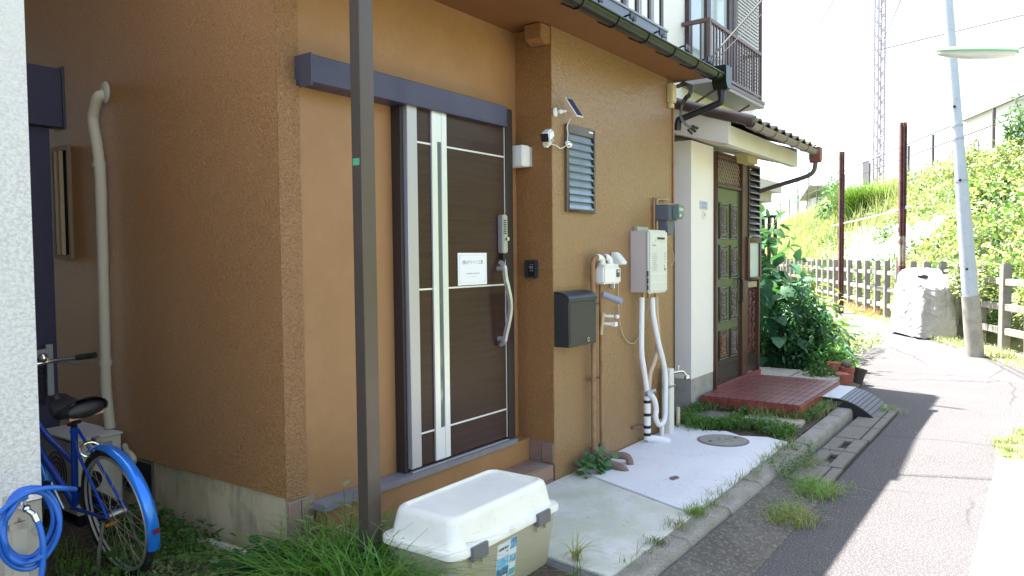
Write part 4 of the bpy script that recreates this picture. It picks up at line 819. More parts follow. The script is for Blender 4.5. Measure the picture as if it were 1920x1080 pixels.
# product sticker (tilted with the tub wall)
RT = Euler((rad(94), 0, 0)); sy = y0 + .018
def stk(n, xa, xb, za, zb, m, lift, par):
    mb = MB()
    for z_ in (za, zb):
        pass
    def yy(z_): return y0 + .016 + (.262 - z_) * .102 - lift
    mb.add([(xa, yy(za), za), (xb, yy(za), za), (xb, yy(zb), zb), (xa, yy(zb), zb)], [(0, 1, 2, 3)]); return obj(n, mb, m, par)
lab = stk('sticker', 2.585, 2.735, .055, .235, M('stk_white', (.72, .76, .80), .35), .0012, bx)
stk('print', 2.588, 2.678, .115, .165, M('stk_blue', (.12, .42, .68), .35, var=(30, .4, .6, (.35, .62, .80))), .0016, lab)
stk('print', 2.588, 2.678, .09, .116, M('stk_deep', (.04, .15, .32), .35, var=(60, .4, .6, (.10, .30, .48))), .0018, lab)
stk('print', 2.588, 2.678, .057, .09, M('stk_grey', (.13, .14, .17), .35), .0017, lab)
stk('print', 2.684, 2.733, .185, .233, M('stk_blue2', (.20, .45, .72), .35, var=(45, .45, .6, (.05, .14, .26))), .0016, lab)
stk('print', 2.684, 2.733, .12, .155, M('stk_teal', (.10, .32, .45), .35, var=(50, .45, .6, (.45, .62, .75))), .0016, lab); stk('print', 2.684, 2.733, .06, .09, M('stk_teal2', (.12, .40, .42), .35), .0016, lab)
text('title_text', 'HOME BOX', .017, (2.632, y0 + .016 + .06 * .102 - .003, .206), RT, black_m, lab, sx=.85); text('title_text', '500', .014, (2.66, y0 + .016 + .075 * .102 - .003, .187), RT, M('mid_ink', (.42, .42, .43), .8), lab)
stk('print', 2.625, 2.668, .065, .08, M('stk_white', (.72, .76, .80), .35), .0021, lab)

# ================================================================== WHITE HOUSE
HW = thing('white_house', (8.3, 2.77, 0), 'white rendered house with carved green door and tiled porch roof', 'house')
HY, HX = 2.77, 6.82
def h(n, mb, m, par=None, **k): return obj(n, mb, m, par or HW, **k)
h('wall', MB().box(HX, 7.405, HY, 3.19, .308, 2.6).prism([(6.34, 2.6), (10.05, 2.6), (10.05, 4.99), (6.34, 5.37)], 'y', 3.2, 3.3).box(HX, HX + .1, 3.30, 9, .308, 5.3).box(9.95, 10.05, 3.3, 9, 0, 4.98).box(9.0, 9.949, 3.9, 4.0, 0, 5.1), white_wall)  # upper wall's sloped top and left end shaped for its shadow on the lane
h('foundation', MB().box(HX + .003, 7.405, HY + .003, 3.2, -.1, .307).box(HX + .003, HX + .1, 3.2, 9, -.1, .307), grey_found)
h('upper_roof', MB().prism([(6.32, 5.374), (10.07, 4.992), (10.07, 5.03), (6.32, 5.412)], 'y', 3.19, 9.2), roof_m)  # unseen roof, slope shaped to set the shadow edge on the lane
grn = M('door_green', (.045, .07, .025), .28, var=(2.5, .4, .65, (.035, .045, .022)), spec=.6)
dkb = M('door_dark', (.030, .024, .022), .3, var=(3, .4, .65, (.045, .03, .022)))
frm = M('frame_redbrown', (.085, .035, .022), .45, var=(3, .4, .65, (.06, .028, .02)))
f2 = h('door_frame', MB().box(7.408, 7.452, HY - .03, HY + .06, .13, 2.56).box(8.215, 8.40, HY - .03, HY + .06, .13, 2.53).box(8.80, 8.84, HY - .03, HY + .06, .13, 2.53).box(7.452, 8.215, HY - .03, HY + .06, 2.50, 2.56).box(8.40, 8.80, HY - .03, HY + .06, 2.50, 2.53).box(7.452, 8.215, HY - .02, HY + .05, 2.205, 2.24).box(7.452, 8.215, HY - .035, HY + .06, .13, .16), frm, bevel=.003)
dz0, dz1 = .16, 2.2
# leaf: green upper, dark toward the bottom
lf = h('door', MB().box(7.453, 8.214, HY, HY + .035, .62, dz1), grn); h('kick_panel', MB().box(7.453, 8.214, HY + .0, HY + .035, dz0, .6195), dkb, lf)
orn = M('carved_bronze', (.20, .16, .15), .45, .2, var=(60, .42, .58, (.06, .05, .05)), bumps=[('v', 75, .9, .012)]); orn2 = M('carved_copper', (.30, .13, .07), .45, .2, var=(60, .42, .58, (.08, .05, .04)), bumps=[('v', 75, .9, .012)])
for ri, (za, zb) in enumerate(((1.67, 2.05), (1.25, 1.61), (.80, 1.17), (.40, .71))):
    for ci, (xa, xb) in enumerate(((7.56, 7.79), (7.89, 8.11))):
        m_ = grn if ri < 3 else dkb
        mo = h('carved_panel', MB().box(xa, xb, HY - .012, HY - .0005, za, za + .02).box(xa, xb, HY - .012, HY - .0005, zb - .02, zb).box(xa, xa + .02, HY - .012, HY - .0005, za + .02, zb - .02).box(xb - .02, xb, HY - .012, HY - .0005, za + .02, zb - .02), m_, lf, bevel=.003)
        cxm = (xa + xb) / 2; w = (xb - xa) / 2 - .035; n = 6; mb = MB().box(cxm - w * .92, cxm + w * .92, HY - .009, HY - .0008, za + .05, zb - .05)
        for q in range(n):      # carved rosettes and waisted ends
            z_ = za + .055 + (zb - za - .11) * (q + .5) / n; mb.sphere((cxm, HY - .010, z_), w * .75, 8, 5, (1, .28, .42)); mb.sphere((cxm - w * .6, HY - .010, z_ + .02), w * .3, 6, 4, (1, .4, 1)).sphere((cxm + w * .6, HY - .010, z_ + .02), w * .3, 6, 4, (1, .4, 1))
        mb.prism([(cxm - w * 1.25, za + .03), (cxm + w * 1.25, za + .03), (cxm + w * .8, za + .08), (cxm - w * .8, za + .08)], 'y', HY - .014, HY - .001)
        mb.prism([(cxm - w * 1.25, zb - .03), (cxm + w * 1.25, zb - .03), (cxm + w * .8, zb - .08), (cxm - w * .8, zb - .08)], 'y', HY - .014, HY - .001)
        h('carving', mb, orn2 if (ri == 3 and ci == 0) else orn, lf, smooth=True)
h('kick_moulding', MB().box(7.56, 8.13, HY - .008, HY - .0005, .19, .205).box(7.56, 8.13, HY - .008, HY - .0005, .345, .36), dkb, lf)
for z_ in (.48, 1.35, 2.0): h('hinge', MB().cyl((7.462, HY - .012, z_ - .05), (7.462, HY - .012, z_ + .05), .010, n=8), M('hinge_brass', (.35, .31, .25), .4, .6), lf, smooth=True)
hh = smoothpath([(8.165, HY, 1.24), (8.165, HY - .05, 1.23), (8.165, HY - .055, 1.12), (8.165, HY - .05, 1.0), (8.165, HY, .98)], 5)
h('handle', MB().tube(hh, .011, 8).box(8.14, 8.19, HY - .008, HY, .93, 1.30).cyl((8.165, HY - .01, 1.45), (8.165, HY, 1.45), .025, n=12).cyl((8.165, HY - .012, .80), (8.165, HY, .80), .02, n=12), M('handle_bronze', (.10, .085, .075), .35, .7), lf, smooth=True)
tr = h('transom', MB().box(7.452, 8.215, HY + .03, HY + .04, 2.24, 2.50), M('transom_glass', (.10, .115, .10), .2)); lw = MB()
for k in range(-6, 14):   # diagonal lattice
    a = 7.452 + k * .075
    for s in (1, -1):
        xa, xb = (a, a + .26) if s == 1 else (a + .26, a)
        za, zb = 2.24, 2.50
        def clipx(xa, za, xb, zb):
            t0, t1 = 0, 1
            dx = xb - xa
            for lim, sg in ((7.452, 1), (8.215, -1)):
                da, db = (xa - lim) * sg, (xb - lim) * sg
                if da < 0 and db < 0: return None
                if da < 0: t0 = max(t0, da / (da - db))
                if db < 0: t1 = min(t1, da / (da - db))
            if t1 - t0 < .08: return None
            return xa + dx * t0, za + (zb - za) * t0, xa + dx * t1, za + (zb - za) * t1
        r_ = clipx(xa, za, xb, zb)
        if r_: lw.bar((r_[0], HY + .01 + .004 * s, r_[1]), (r_[2], HY + .01 + .004 * s, r_[3]), .008, .009, up=(0, 1, 0))
h('lattice', lw, M('lattice_tan', (.33, .26, .20), .5), tr)
# side light: louvre, frosted window, mail slot, grille
sl_ = h('louvre_window', MB().box(8.42, 8.78, HY + .04, HY + .045, 1.72, 2.49).box(8.40, 8.425, HY - .04, HY + .04, 1.70, 2.50).box(8.775, 8.80, HY - .04, HY + .04, 1.70, 2.50), M('louvre_dark', (.018, .016, .016), .5))
ls = boxmesh('louvre_slat', .35, .10, .007, M('louvre_slat_m', (.30, .29, .28), .3, .4), .001)
for k in range(11): piece('louvre_slat', ls, (8.60, HY - .015, 1.745 + k * .07), sl_, (rad(40), 0, 0))
bw2 = h('bay_window', MB().box(8.345, 8.40, HY - .055, HY - .005, 1.215, 1.70).box(8.76, 8.82, HY - .055, HY - .005, 1.215, 1.70).box(8.40, 8.76, HY - .055, HY - .005, 1.215, 1.25).box(8.40, 8.76, HY - .055, HY - .005, 1.64, 1.70), frm, bevel=.003)
h('frosted_pane', MB().box(8.40, 8.76, HY - .035, HY - .025, 1.25, 1.64), M('frosted', (.45, .55, .50), .35), bw2)
h('top_board', MB().box(8.40, 8.80, HY - .045, HY - .03 + .02, 1.64, 1.701), M('mossy_wood', (.13, .14, .05), .6), bw2)
gr2 = h('grille_panel', MB().box(8.40, 8.80, HY + .035, HY + .04, .16, 1.20).box(8.40, 8.80, HY - .01, HY + .034, 1.17, 1.20), M('grille_red_back', (.10, .02, .02), .5))
h('mail_slot', MB().box(8.43, 8.74, HY - .025, HY - .0, 1.13, 1.20), M('slot_brass', (.36, .33, .22), .35, .5), gr2, bevel=.003); h('bottom_panel', MB().box(8.40, 8.80, HY - .005, HY + .034, .165, .36), dkb, gr2)
gwk = MB()
for k in range(6):
    for j_ in range(3):
        z0_ = .40 + k * .118; xx = 8.46 + j_ * .125
        pts = [(xx + .045 * math.sin(q * 1.5 + k + j_), HY + .005, z0_ + .11 * q / 6) for q in range(7)]; gwk.tube(pts, .008, 5)
        gwk.tube([(xx + .028 * math.cos(q), HY + .002, z0_ + .05 + .028 * math.sin(q)) for q in [i * .8 for i in range(7)]], .006, 5)
h('scroll_grille', gwk, M('grille_brown', (.13, .055, .05), .4), gr2)
# house plate
hp_ = h('number_plate', MB().box(7.035, 7.225, HY - .008, HY, 1.955, 2.035), M('plate_blue', (.42, .46, .62), .4)); print_lines('plate_print', 7.13, HY - .0085, 2.005, .14, 2, .035, .020, M('plate_ink', (.24, .27, .42), .5), hp_, 10)
hb2 = h('doorbell', MB().cyl((7.135, HY - .008, 1.90), (7.135, HY, 1.90), .042, n=18), M('bell_white', (.66, .66, .65), .4), smooth=True); h('bell_button', MB().cyl((7.15, HY - .012, 1.905), (7.15, HY - .0081, 1.905), .014, n=12), M('bell_grey', (.4, .4, .4), .4), hb2)
# porch roof
ey, ez = 2.13, 2.65
fs = M('fascia_cream', (.64, .62, .54), .7, var=(2, .4, .7, (.60, .57, .48)))
pr_ = h('porch_fascia', MB().prism([(2.33, 2.495), (2.33, 2.70), (3.19, 2.99), (3.19, 2.74)], 'x', 6.60, 6.66).box(6.661, 8.82, 2.33, 2.39, 2.495, 2.665).prism([(2.33, 2.495), (2.33, 2.70), (3.19, 2.99), (3.19, 2.74)], 'x', 8.821, 8.87), fs)
h('porch_soffit', MB().prism([(2.39, 2.51), (2.39, 2.53), (3.19, 2.76), (3.19, 2.74)], 'x', 6.661, 8.82), M('soffit_cream', (.50, .46, .38), .8))
tile_r = M('roof_tile_brown', (.085, .06, .052), .45, var=(4, .4, .7, (.06, .042, .038)), rnd=.12)
prf = h('porch_roof', MB().prism([(2.14, 2.66), (2.14, 2.685), (3.19, 3.03), (3.19, 3.0)], 'x', 6.60, 8.86), tile_r)
def tl_(u, v):
    x_ = (u - .5) * .25; z_ = .022 * math.cos(u * 2 * math.pi * 1.0 + .4) ; return (x_, (v - .5) * .26, z_ + (v - .5) * .03 * -1)
tmh = mesh('roof_tile', MB().grid(tl_, 10, 2).grid(lambda u, v: tuple(Vector(tl_(u, 0)) - Vector((0, 0, .02 * v))), 10, 1), tile_r, smooth=True)
for r_ in range(4):
    for k in range(9): piece('roof_tile', tmh, (6.73 + k * .25, 2.25 + r_ * .235, 2.735 + r_ * .0775), prf, (rad(17.5), 0, 0))
vt = smoothpath([(6.60, 2.12, 2.66), (6.60, 2.45, 2.76), (6.60, 3.19, 3.03)], 4)
h('verge_tile', MB().tube([(6.60, 2.10, 2.67), (6.60, 2.5, 2.80), (6.60, 3.19, 3.05)], .05, 12), tile_r, prf, smooth=True)
g2m = M('gutter_brown', (.19, .155, .14), .4, var=(3, .4, .7, (.15, .12, .11)))
g2 = h('gutter', MB().prism(arc((2.13, 2.655), .05, 180, 360, 10) + arc((2.13, 2.655), .043, 0, -180, 10), 'x', 6.58, 8.84), g2m, smooth=True)
b2 = mesh('gutter_bracket', MB().tube([(0, q[0] - 2.13, q[1] - 2.655) for q in arc((2.13, 2.655), .054, 175, 362, 8)], .005, 5), g2m)
for k in range(6): piece('gutter_bracket', b2, (6.8 + k * .39, 2.13, 2.655), g2)
h('rain_head', MB().prism([(8.80, 2.70), (8.93, 2.70), (8.92, 2.58), (8.88, 2.53), (8.83, 2.53), (8.80, 2.58)], 'y', 2.07, 2.19), M('head_red', (.20, .07, .055), .45), g2, bevel=.005)
h('downpipe', MB().tube(smoothpath([(8.86, 2.13, 2.54), (8.86, 2.15, 2.44), (8.86, 2.24, 2.38), (8.87, 2.6, 2.29), (8.87, 2.85, 2.22), (8.87, 2.97, 2.17)], 5) + [(8.87, 2.97, .1)], .026, 10), M('dp_brown', (.10, .075, .07), .45), g2, smooth=True)
h('porch_lamp', MB().prism([(8.0, 2.60), (8.38, 2.60), (8.35, 2.50), (8.03, 2.50)], 'y', 2.62, 2.765), M('lamp_yellowed', (.55, .47, .22), .45), bevel=.006)
# upper windows, shutters
bf = M('bronze_dark', (.060, .040, .040), .4)
uw = h('upper_window', MB().box(7.70, 7.76, 3.15, 3.199, 3.4, 5.0).box(8.22, 8.34, 3.15, 3.199, 3.4, 5.0).box(8.95, 9.10, 3.15, 3.199, 3.4, 5.0).box(7.76, 8.22, 3.15, 3.199, 4.94, 5.0).box(8.34, 8.95, 3.15, 3.199, 4.94, 5.0).box(7.76, 8.22, 3.15, 3.199, 3.4, 3.46).box(8.34, 8.95, 3.15, 3.199, 3.4, 3.46), bf)
gl = M('pale_glass', (.50, .56, .55), .07, spec=.8, var=(.8, .4, .7, (.36, .45, .46)))
for a, b in ((7.76, 8.22), (8.34, 8.95)): h('pane', MB().box(a, b, 3.185, 3.195, 3.461, 4.939), gl, uw)
shb = h('shutter_box', MB().box(9.12, 9.96, 3.12, 3.199, 3.45, 4.98), M('shutter_grey', (.30, .29, .29), .45)); sm2 = boxmesh('shutter_slat', .80, .012, .034, M('shutter_slat_m', (.44, .43, .42), .4), .003)
for k in range(34): piece('shutter_slat', sm2, (9.54, 3.113, 3.48 + k * .044), shb, (rad(-14), 0, 0))
# window balcony
brn = M('rail_brown', (.115, .07, .062), .42)
wbz = thing('window_balcony', (8.4, 2.95, 3.4), 'brown metal window balcony with thin bars on the white house upper floor', 'balcony')
by, bx0, bx1, zt, zb = 2.90, 7.62, 9.34, 3.955, 3.36
obj('top_rail', MB().box(bx0 - .02, bx1 + .02, by - .02, by + .02, zt - .02, zt + .02).box(bx0 - .02, bx0 + .02, by + .02, 3.195, zt - .02, zt + .02).box(bx1 - .02, bx1 + .02, by + .02, 3.195, zt - .02, zt + .02), brn, wbz, bevel=.003)
obj('bottom_rail', MB().box(bx0 - .02, bx1 + .02, by - .015, by + .015, zb + .06, zb + .09).box(bx0 - .015, bx0 + .015, by + .02, 3.195, zb + .06, zb + .09), brn, wbz)
obj('floor_slab', MB().box(bx0 - .04, bx1 + .04, by - .04, 3.199, zb - .06, zb + .0), M('slab_grey', (.33, .32, .32), .6), wbz, bevel=.004)
obj('slab_trim', MB().box(bx0 - .045, bx1 + .045, by - .047, by - .041, zb - .02, zb + .02), brn, wbz)
bar = boxmesh('bar', .022, .014, zt - zb - .09, brn, 0)
n = 19
for k in range(n): piece('bar', bar, (bx0 + .05 + k * (bx1 - bx0 - .1) / (n - 1), by, (zt + zb) / 2 + .03), wbz)
for yy in (2.99, 3.09): piece('bar', bar, (bx0, yy, (zt + zb) / 2 + .03), wbz); piece('bar', bar, (bx1, yy, (zt + zb) / 2 + .03), wbz)
obj('corner_post', MB().box(bx1 - .018, bx1 + .018, by - .018, by + .018, zb, 5.1), brn, wbz); obj('corner_post', MB().box(bx0 - .018, bx0 + .018, by - .018, by + .018, zb, zt - .021), brn, wbz)
[obj('strut', MB().bar((q, 3.19, 3.16), (q, 2.92, 3.29), .02, .02), brn, wbz) for q in (9.0, 7.9)]
obj('laundry_bar', MB().tube([(bx0 + .1, 3.0, zb + .10), (bx1, 3.0, zb + .10)], .012, 8), steel, wbz)

# red tiled step
rstp = thing('tiled_step', (7.76, 2.2, 0), 'dark red tiled entrance step in front of the green door', 'step')
rt_m = M('tile_red', (.20, .055, .050), .32, var=(7, .4, .65, (.15, .04, .036)), rnd=.16, bumps=[('n', 60, .15, .001)]); rf_m = M('tile_red_front', (.26, .055, .04), .4, var=(7, .4, .65, (.20, .04, .03)), rnd=.16)
sx0, sx1, sy0, sy1, sz = 6.96, 8.56, 1.79, 2.735, .135
obj('bed', MB().box(sx0 + .008, sx1 - .003, sy0 + .008, sy1, -.1, sz - .009), M('red_grout', (.10, .075, .07), .9), rstp)
tt = boxmesh('tile', .220, .0605, .009, rt_m, .002)
for r_ in range(14):
    for k in range(7): piece('tile', tt, (sx0 + .118 + k * .2265, sy0 + .042 + r_ * .0668, sz - .0045 + random.uniform(-.0004, .0008)), rstp)
tf2 = boxmesh('tile', .009, .0615, .105, rf_m, .002)
for r_ in range(14): piece('tile', tf2, (sx0 + .0035, sy0 + .042 + r_ * .0668, .071), rstp)
tf3 = boxmesh('tile', .0615, .009, .105, rf_m, .002)
for k in range(24): piece('tile', tf3, (sx0 + .04 + k * .0662, sy0 + .0035, .071), rstp)
obj('door_sill', MB().box(7.41, 8.84, 2.725, 2.765, .0, .155), rf_m, rstp, bevel=.003)
# flat stones in front of step
for i_, (poly, lb) in enumerate((([(6.47, 2.25), (6.72, 1.72), (6.94, 1.74), (6.92, 2.22)], 'flat pale beige stepping stone nearest the kerb beside the red step'), ([(6.50, 2.29), (6.92, 2.27), (6.94, 2.72), (6.62, 2.74)], 'flat grey stepping stone against the white house foundation'))):
    solo('stepping_stone', MB().prism(poly, 'z', -.02, .02 - .004 * i_), concrete('stone_beige', (.46, .41, .32), (.40, .36, .28), (.30, .27, .22), 1.5) if i_ == 0 else cover_m, lb, 'stepping stone', bevel=.006)
# thin concrete slabs beyond step
for i_, (xa, xb, ya, yb, lb) in enumerate(((8.72, 9.55, 2.44, 3.02, 'flat concrete slab nearest the green door, lying behind the red step'), (8.80, 9.5, 1.93, 2.42, 'flat concrete slab nearest the lane, lying behind the red step'))):
    solo('concrete_slab', MB().box(xa, xb, ya, yb, .035, .075).box(xa + .05, xa + .15, ya + .05, yb - .05, -.02, .035).box(xb - .15, xb - .05, ya + .05, yb - .05, -.02, .035), concrete('slab_tan', (.38, .35, .30), (.31, .29, .24), (.22, .20, .17), 2), lb, 'concrete slab', bevel=.006)
# kerb ramp
rp = thing('kerb_ramp', (8.1, 1.5, -.1), 'black ribbed plastic kerb ramp with grey plate beside the red step', 'ramp')
prof = [(1.665, .078)] + [(1.665 - .36 * t, .078 + .018 * math.sin(t * 2.2) - .178 * t ** 1.7) for t in (.1, .2, .3, .4, .5, .6, .7, .8, .9, 1.0)] + [(1.665, -.098)]
obj('body', MB().prism(prof, 'x', 7.75, 8.5), M('ramp_black', (.012, .012, .014), .6), rp, bevel=.002)
rbm = M('ramp_rib', (.10, .105, .125), .5, rnd=.1)
for k in range(10):
    t0 = .02 + k * .098; t1 = t0 + .082
    f_ = lambda t: (1.665 - .36 * t, .078 + .018 * math.sin(t * 2.2) - .178 * t ** 1.7)
    a, b = f_(t0), f_(t1); obj('rib', MB().prism([(a[0], a[1] + .001), (a[0], a[1] + .007), (b[0], b[1] + .007), (b[0], b[1] + .001)], 'x', 7.755, 8.495), rbm, rp)
obj('plate', MB().prism([(1.80, .093), (1.62, .088), (1.62, .094), (1.80, .099)], 'x', 7.74, 8.5), M('plate_grey', (.42, .43, .44), .45, .3), rp)
# pots
def pot(x_, y_, z_, r_, hh_, lb, m, tilt=(0, 0, 0), square=False):
    R = Euler(tilt).to_matrix(); mb = MB()
    if square:
        mb.obox((0, 0, hh_ / 2), (r_ * 2, r_ * 1.6, hh_)); 
    else:
        mb.tube([(0, 0, 0), (0, 0, hh_ * .8)], [r_ * .72, r_ * .95], 16).tube([(0, 0, hh_ * .8), (0, 0, hh_)], [r_ * 1.06, r_ * 1.08], 16)
    mb.v = [tuple(R @ Vector(v) + Vector((x_, y_, z_))) for v in mb.v]; return solo('plant_pot', mb, m, lb, 'plant pot', smooth=not square, bevel=.003 if square else 0)
terra = M('terracotta', (.34, .10, .06), .7, var=(9, .4, .65, (.26, .075, .05)))
pot(9.34, 1.94, -.1, .10, .20, 'larger terracotta planter at the lane edge in front of the weeds', terra, (0, 0, .4), True)
pot(9.60, 2.08, -.05, .085, .24, 'small round terracotta pot behind the planter', terra)
pot(9.60, 1.93, -.1, .08, .24, 'terracotta pot with a grey stone on top by the lane', terra)
pot(9.80, 1.87, -.1, .085, .21, 'dark brown tipped pot on the lane side of the pot group', M('pot_dark', (.05, .035, .03), .7), (.15, .2, 0))
solo('grey_stone', MB().sphere((9.60, 1.93, .185), .06, 8, 6, (1, .9, .8)), cover_m, 'small grey stone resting on a terracotta pot', 'stone')
solo('broken_brick', MB().obox((9.22, 2.02, .0), (.2, .11, .14), Euler((.1, .2, .3)).to_matrix()), concrete('brick_pale', (.45, .42, .38), (.38, .35, .3), (.3, .26, .22)), 'pale broken block lying among the weeds by the pots', 'block', bevel=.006)

# ================================================================== FENCE, POSTS, POLE
fe = thing('concrete_fence', tuple(FP(5, 0, -.1)), 'long grey concrete post and rail fence along the foot of the embankment', 'fence')
PIT = .914
fpm = mesh('fence_post', MB().prism([(-.075, -.065), (.075, -.065), (.075, .065), (-.075, .065)], 'z', 0, 1.43).prism([(-.06, -.05), (.06, -.05), (.06, .05), (-.06, .05)], 'z', 1.43, 1.452), fence_m, bevel=.006)
frl = mesh('fence_rail', MB().box(-.455, .455, -.03, .03, -.055, .055).box(-.455, -.37, -.042, .042, -.066, .066), fence_m, bevel=.005)
ang = math.atan2(FD.y, FD.x)
for i in range(-5, 40):
    al = -i * 0 + i * PIT + .04; z0_ = -.1 + max(0, al - 8) * .012 * 0
    p = FP(al, random.uniform(-.02, .02), -.12)
    piece('fence_post', fpm, p, fe, (random.uniform(-.012, .012), random.uniform(-.015, .015), ang + random.uniform(-.03, .03)))
    for zz in (.33, .72, 1.13):
        q = FP(al + PIT / 2, 0, zz - .1 + random.uniform(-.01, .01)); piece('fence_rail', frl, q, fe, (0, random.uniform(-.008, .008), ang))
rust = M('rust_rail', (.115, .045, .04), .75, var=(3.5, .42, .6, (.17, .075, .055)), var2=(14, .5, .66, (.05, .028, .03)), bumps=[('n', 50, .5, .004)]); palep = M('rust_pale_paint', (.42, .38, .33), .75, var=(6, .45, .58, (.20, .09, .06)), bumps=[('n', 50, .4, .004)])
def hpost(P, top, h1, lb, lean):
    t = thing('steel_post', P, lb, 'post'); P = Vector(P)
    def HB(z0, z1, m, nm):
        o = MB(); a0 = P + Vector((lean[0] * z0, lean[1] * z0, z0)); a1 = P + Vector((lean[0] * z1, lean[1] * z1, z1))
        up = FD
        o.bar(a0, a1, .10, .018, up=FN * 1.0); 
        s = Vector((FD.x, FD.y, 0)) * 0
        o.bar(a0 + FN * .055, a1 + FN * .055, .09, .018, up=FN).bar(a0, a1, .018, .09, up=FN)
        o.bar(a0 - FN * .055, a1 - FN * .055, .105, .02, up=FN); return obj(nm, o, m, t)
    if h1: HB(-.05, h1[0], rust, 'lower_flange'); HB(h1[0] + .001, h1[1], palep, 'painted_band'); HB(h1[1] + .001, top, rust, 'upper_flange')
    else: HB(-.05, top, rust, 'flange')
    return t
hpost((21.6, 4.52, -.1), 4.35, None, 'dark rusty steel rail post farther along the lane in front of the fence', (0, -.0))
hpost((17.0, 2.40, -.1), 4.25, (1.35, 1.95), 'rusty steel rail post with a pale painted band beside the covered motorbike', (0, .0))
solo('rope', MB().tube(smoothpath([(24.0, 5.3, 2.35), (21.55, 4.44, 2.33), (19.3, 3.4, 2.36), (17.0, 2.31, 2.43)], 6), .018, 6).sphere((17.0, 2.31, 2.43), .05), M('rope_white', (.7, .7, .68), .7), 'white rope tied between the two rusty steel posts', 'rope', smooth=True)
# utility pole
up = thing('utility_pole', (13.5, .88, -.1), 'leaning pale blue grey utility pole on a short concrete stub', 'utility pole')
lx, ly = 0.0, .078; 
def UP(z_): return (13.5 + lx * z_, .88 + ly * z_, -.1 + z_)
obj('stub', MB().tube([UP(-.1), UP(.93)], [.130, .122], 20), M('stub_concrete', (.36, .34, .29), .9, var=(6, .4, .65, (.28, .26, .22)), bumps=[('n', 60, .5, .004)]), up, smooth=True)
polem = M('pole_paint', (.43, .47, .53), .5, var=(4, .4, .7, (.38, .42, .47)), var2=(30, .6, .7, (.26, .25, .25)))
obj('shaft', MB().tube([UP(.931), UP(2.0), UP(3.2), UP(9.5)], [.112, .104, .078, .066], 20), polem, up, smooth=True)
for z_ in (2.7, 3.35, 3.55): obj('band', MB().tube([UP(z_), UP(z_ + .03)], .085 if z_ > 3 else .096, 20), M('pole_band', (.33, .36, .40), .5), up, smooth=True)
for z_ in (1.35, 2.72, 3.85, 5.6): p = Vector(UP(z_)); obj('bolt', MB().cyl(p + Vector((-.115, .01, 0)), p + Vector((-.06, .01, 0)), .02, n=8), black_m, up)
# street lamp
lpz = thing('street_lamp', (8.25, -.12, -.1), 'fluorescent street lamp with pale green rim on a curved arm', 'street lamp')
la, lb_ = Vector((8.0, .85, 3.37)), Vector((8.0, .24, 3.27)); L_ = lb_ - la
def lam(u, v, off=0, k=1):
    r_ = (.055 * math.sin(math.pi * min(.999, max(.001, .06 + .88 * u))) ** .45) * k; a = 2 * math.pi * v
    c = la + L_ * u; return (c.x + 1.35 * r_ * math.cos(a), c.y, c.z + (.75 if math.sin(a) > 0 else 1.35) * r_ * math.sin(a) + off)
obj('diffuser', MB().grid(lambda u, v: lam(u, .5 + v * .5, -.004), 24, 12), M('diffuser', (.85, .87, .85), .25, trans=.35), lpz, smooth=True)
obj('housing', MB().grid(lambda u, v: lam(-.02 + u * 1.04, v * .5, .0, 1.08), 24, 12).grid(lambda u, v: lam(-.02 + u * 1.04, .5 if v < .5 else .999, .0 if (v > .25 and v < .75) else -.012, 1.1), 24, 3), M('housing_green', (.22, .46, .22), .5), lpz, smooth=True)
obj('arm', MB().tube(smoothpath([tuple(lb_ + Vector((0, .02, .01))), (8.03, .19, 3.30), (8.06, .155, 3.27), (8.08, .14, 3.20), (8.10, .135, 3.05)], 6), .011, 8), steel, lpz, smooth=True)
obj('arm_clamp', MB().box(8.075, 8.125, .095, .16, 2.95, 3.20), M('clamp_violet', (.22, .20, .33), .4), lpz, bevel=.004)
obj('mast', MB().tube([(8.15, .0, -.1), (8.15, .0, 7.2)], [.05, .04], 14).tube([(8.11, .13, 3.0), (8.15, .0, 2.9)], .014, 8), polem, lpz, smooth=True)
# wires
wm = M('wire_black', (.05, .05, .055), .5)
def sag(a, b, s, n=24): a = Vector(a); b = Vector(b); return [a.lerp(b, i / n) - Vector((0, 0, s * 4 * (i / n) * (1 - i / n))) for i in range(n + 1)]
def wire(a, b, s, r_, lb, m=None): return solo('overhead_wire', MB().tube(sag(a, b, s), r_, 5), m or wm, lb, 'wire', smooth=True)
wire((6.22, 2.36, 3.17), (8.15, .0, 6.7), .05, .009, 'thick grey twisted service cable rising from the brown house gutter corner', simple('cable_grey', (.12, .115, .11), .6))
wire((6.22, 2.38, 3.10), (8.15, .02, 6.45), .12, .0035, 'thin grey service cable below the thick one from the brown house corner', simple('cable_grey', (.12, .115, .11), .6))
wire((48.0, 8.0, 13.6), (14.0, .95, 9.0), .4, .022, 'dark wire from the lattice mast toward the leaning pole')
def far_wire(a, b, c, r_, lb):
    a, b, c = Vector(a), Vector(b), Vector(c); pts = smoothpath([a - (b - a) * .6, a, b, c, c + (c - b) * 1.2], 8)
    solo('overhead_wire', MB().tube(pts, r_, 5), M('wire_grey', (.22, .21, .21), .6), lb, 'wire', smooth=True)
far_wire((13.07, 2.87, 5.63), (20.69, 5.38, 6.68), (37.76, 11.07, 8.68), .012, 'steep grey overhead wire crossing the white sky nearest the lattice mast')
far_wire((13.04, 2.97, 5.64), (20.66, 5.5, 6.69), (37.75, 11.24, 8.44), .010, 'steep grey overhead wire crossing the white sky nearest the porch roof')
wire((13.9, .9, 8.6), (9, -3.2, 9.6), .1, .02, 'dark wire at the top right beyond the leaning pole')
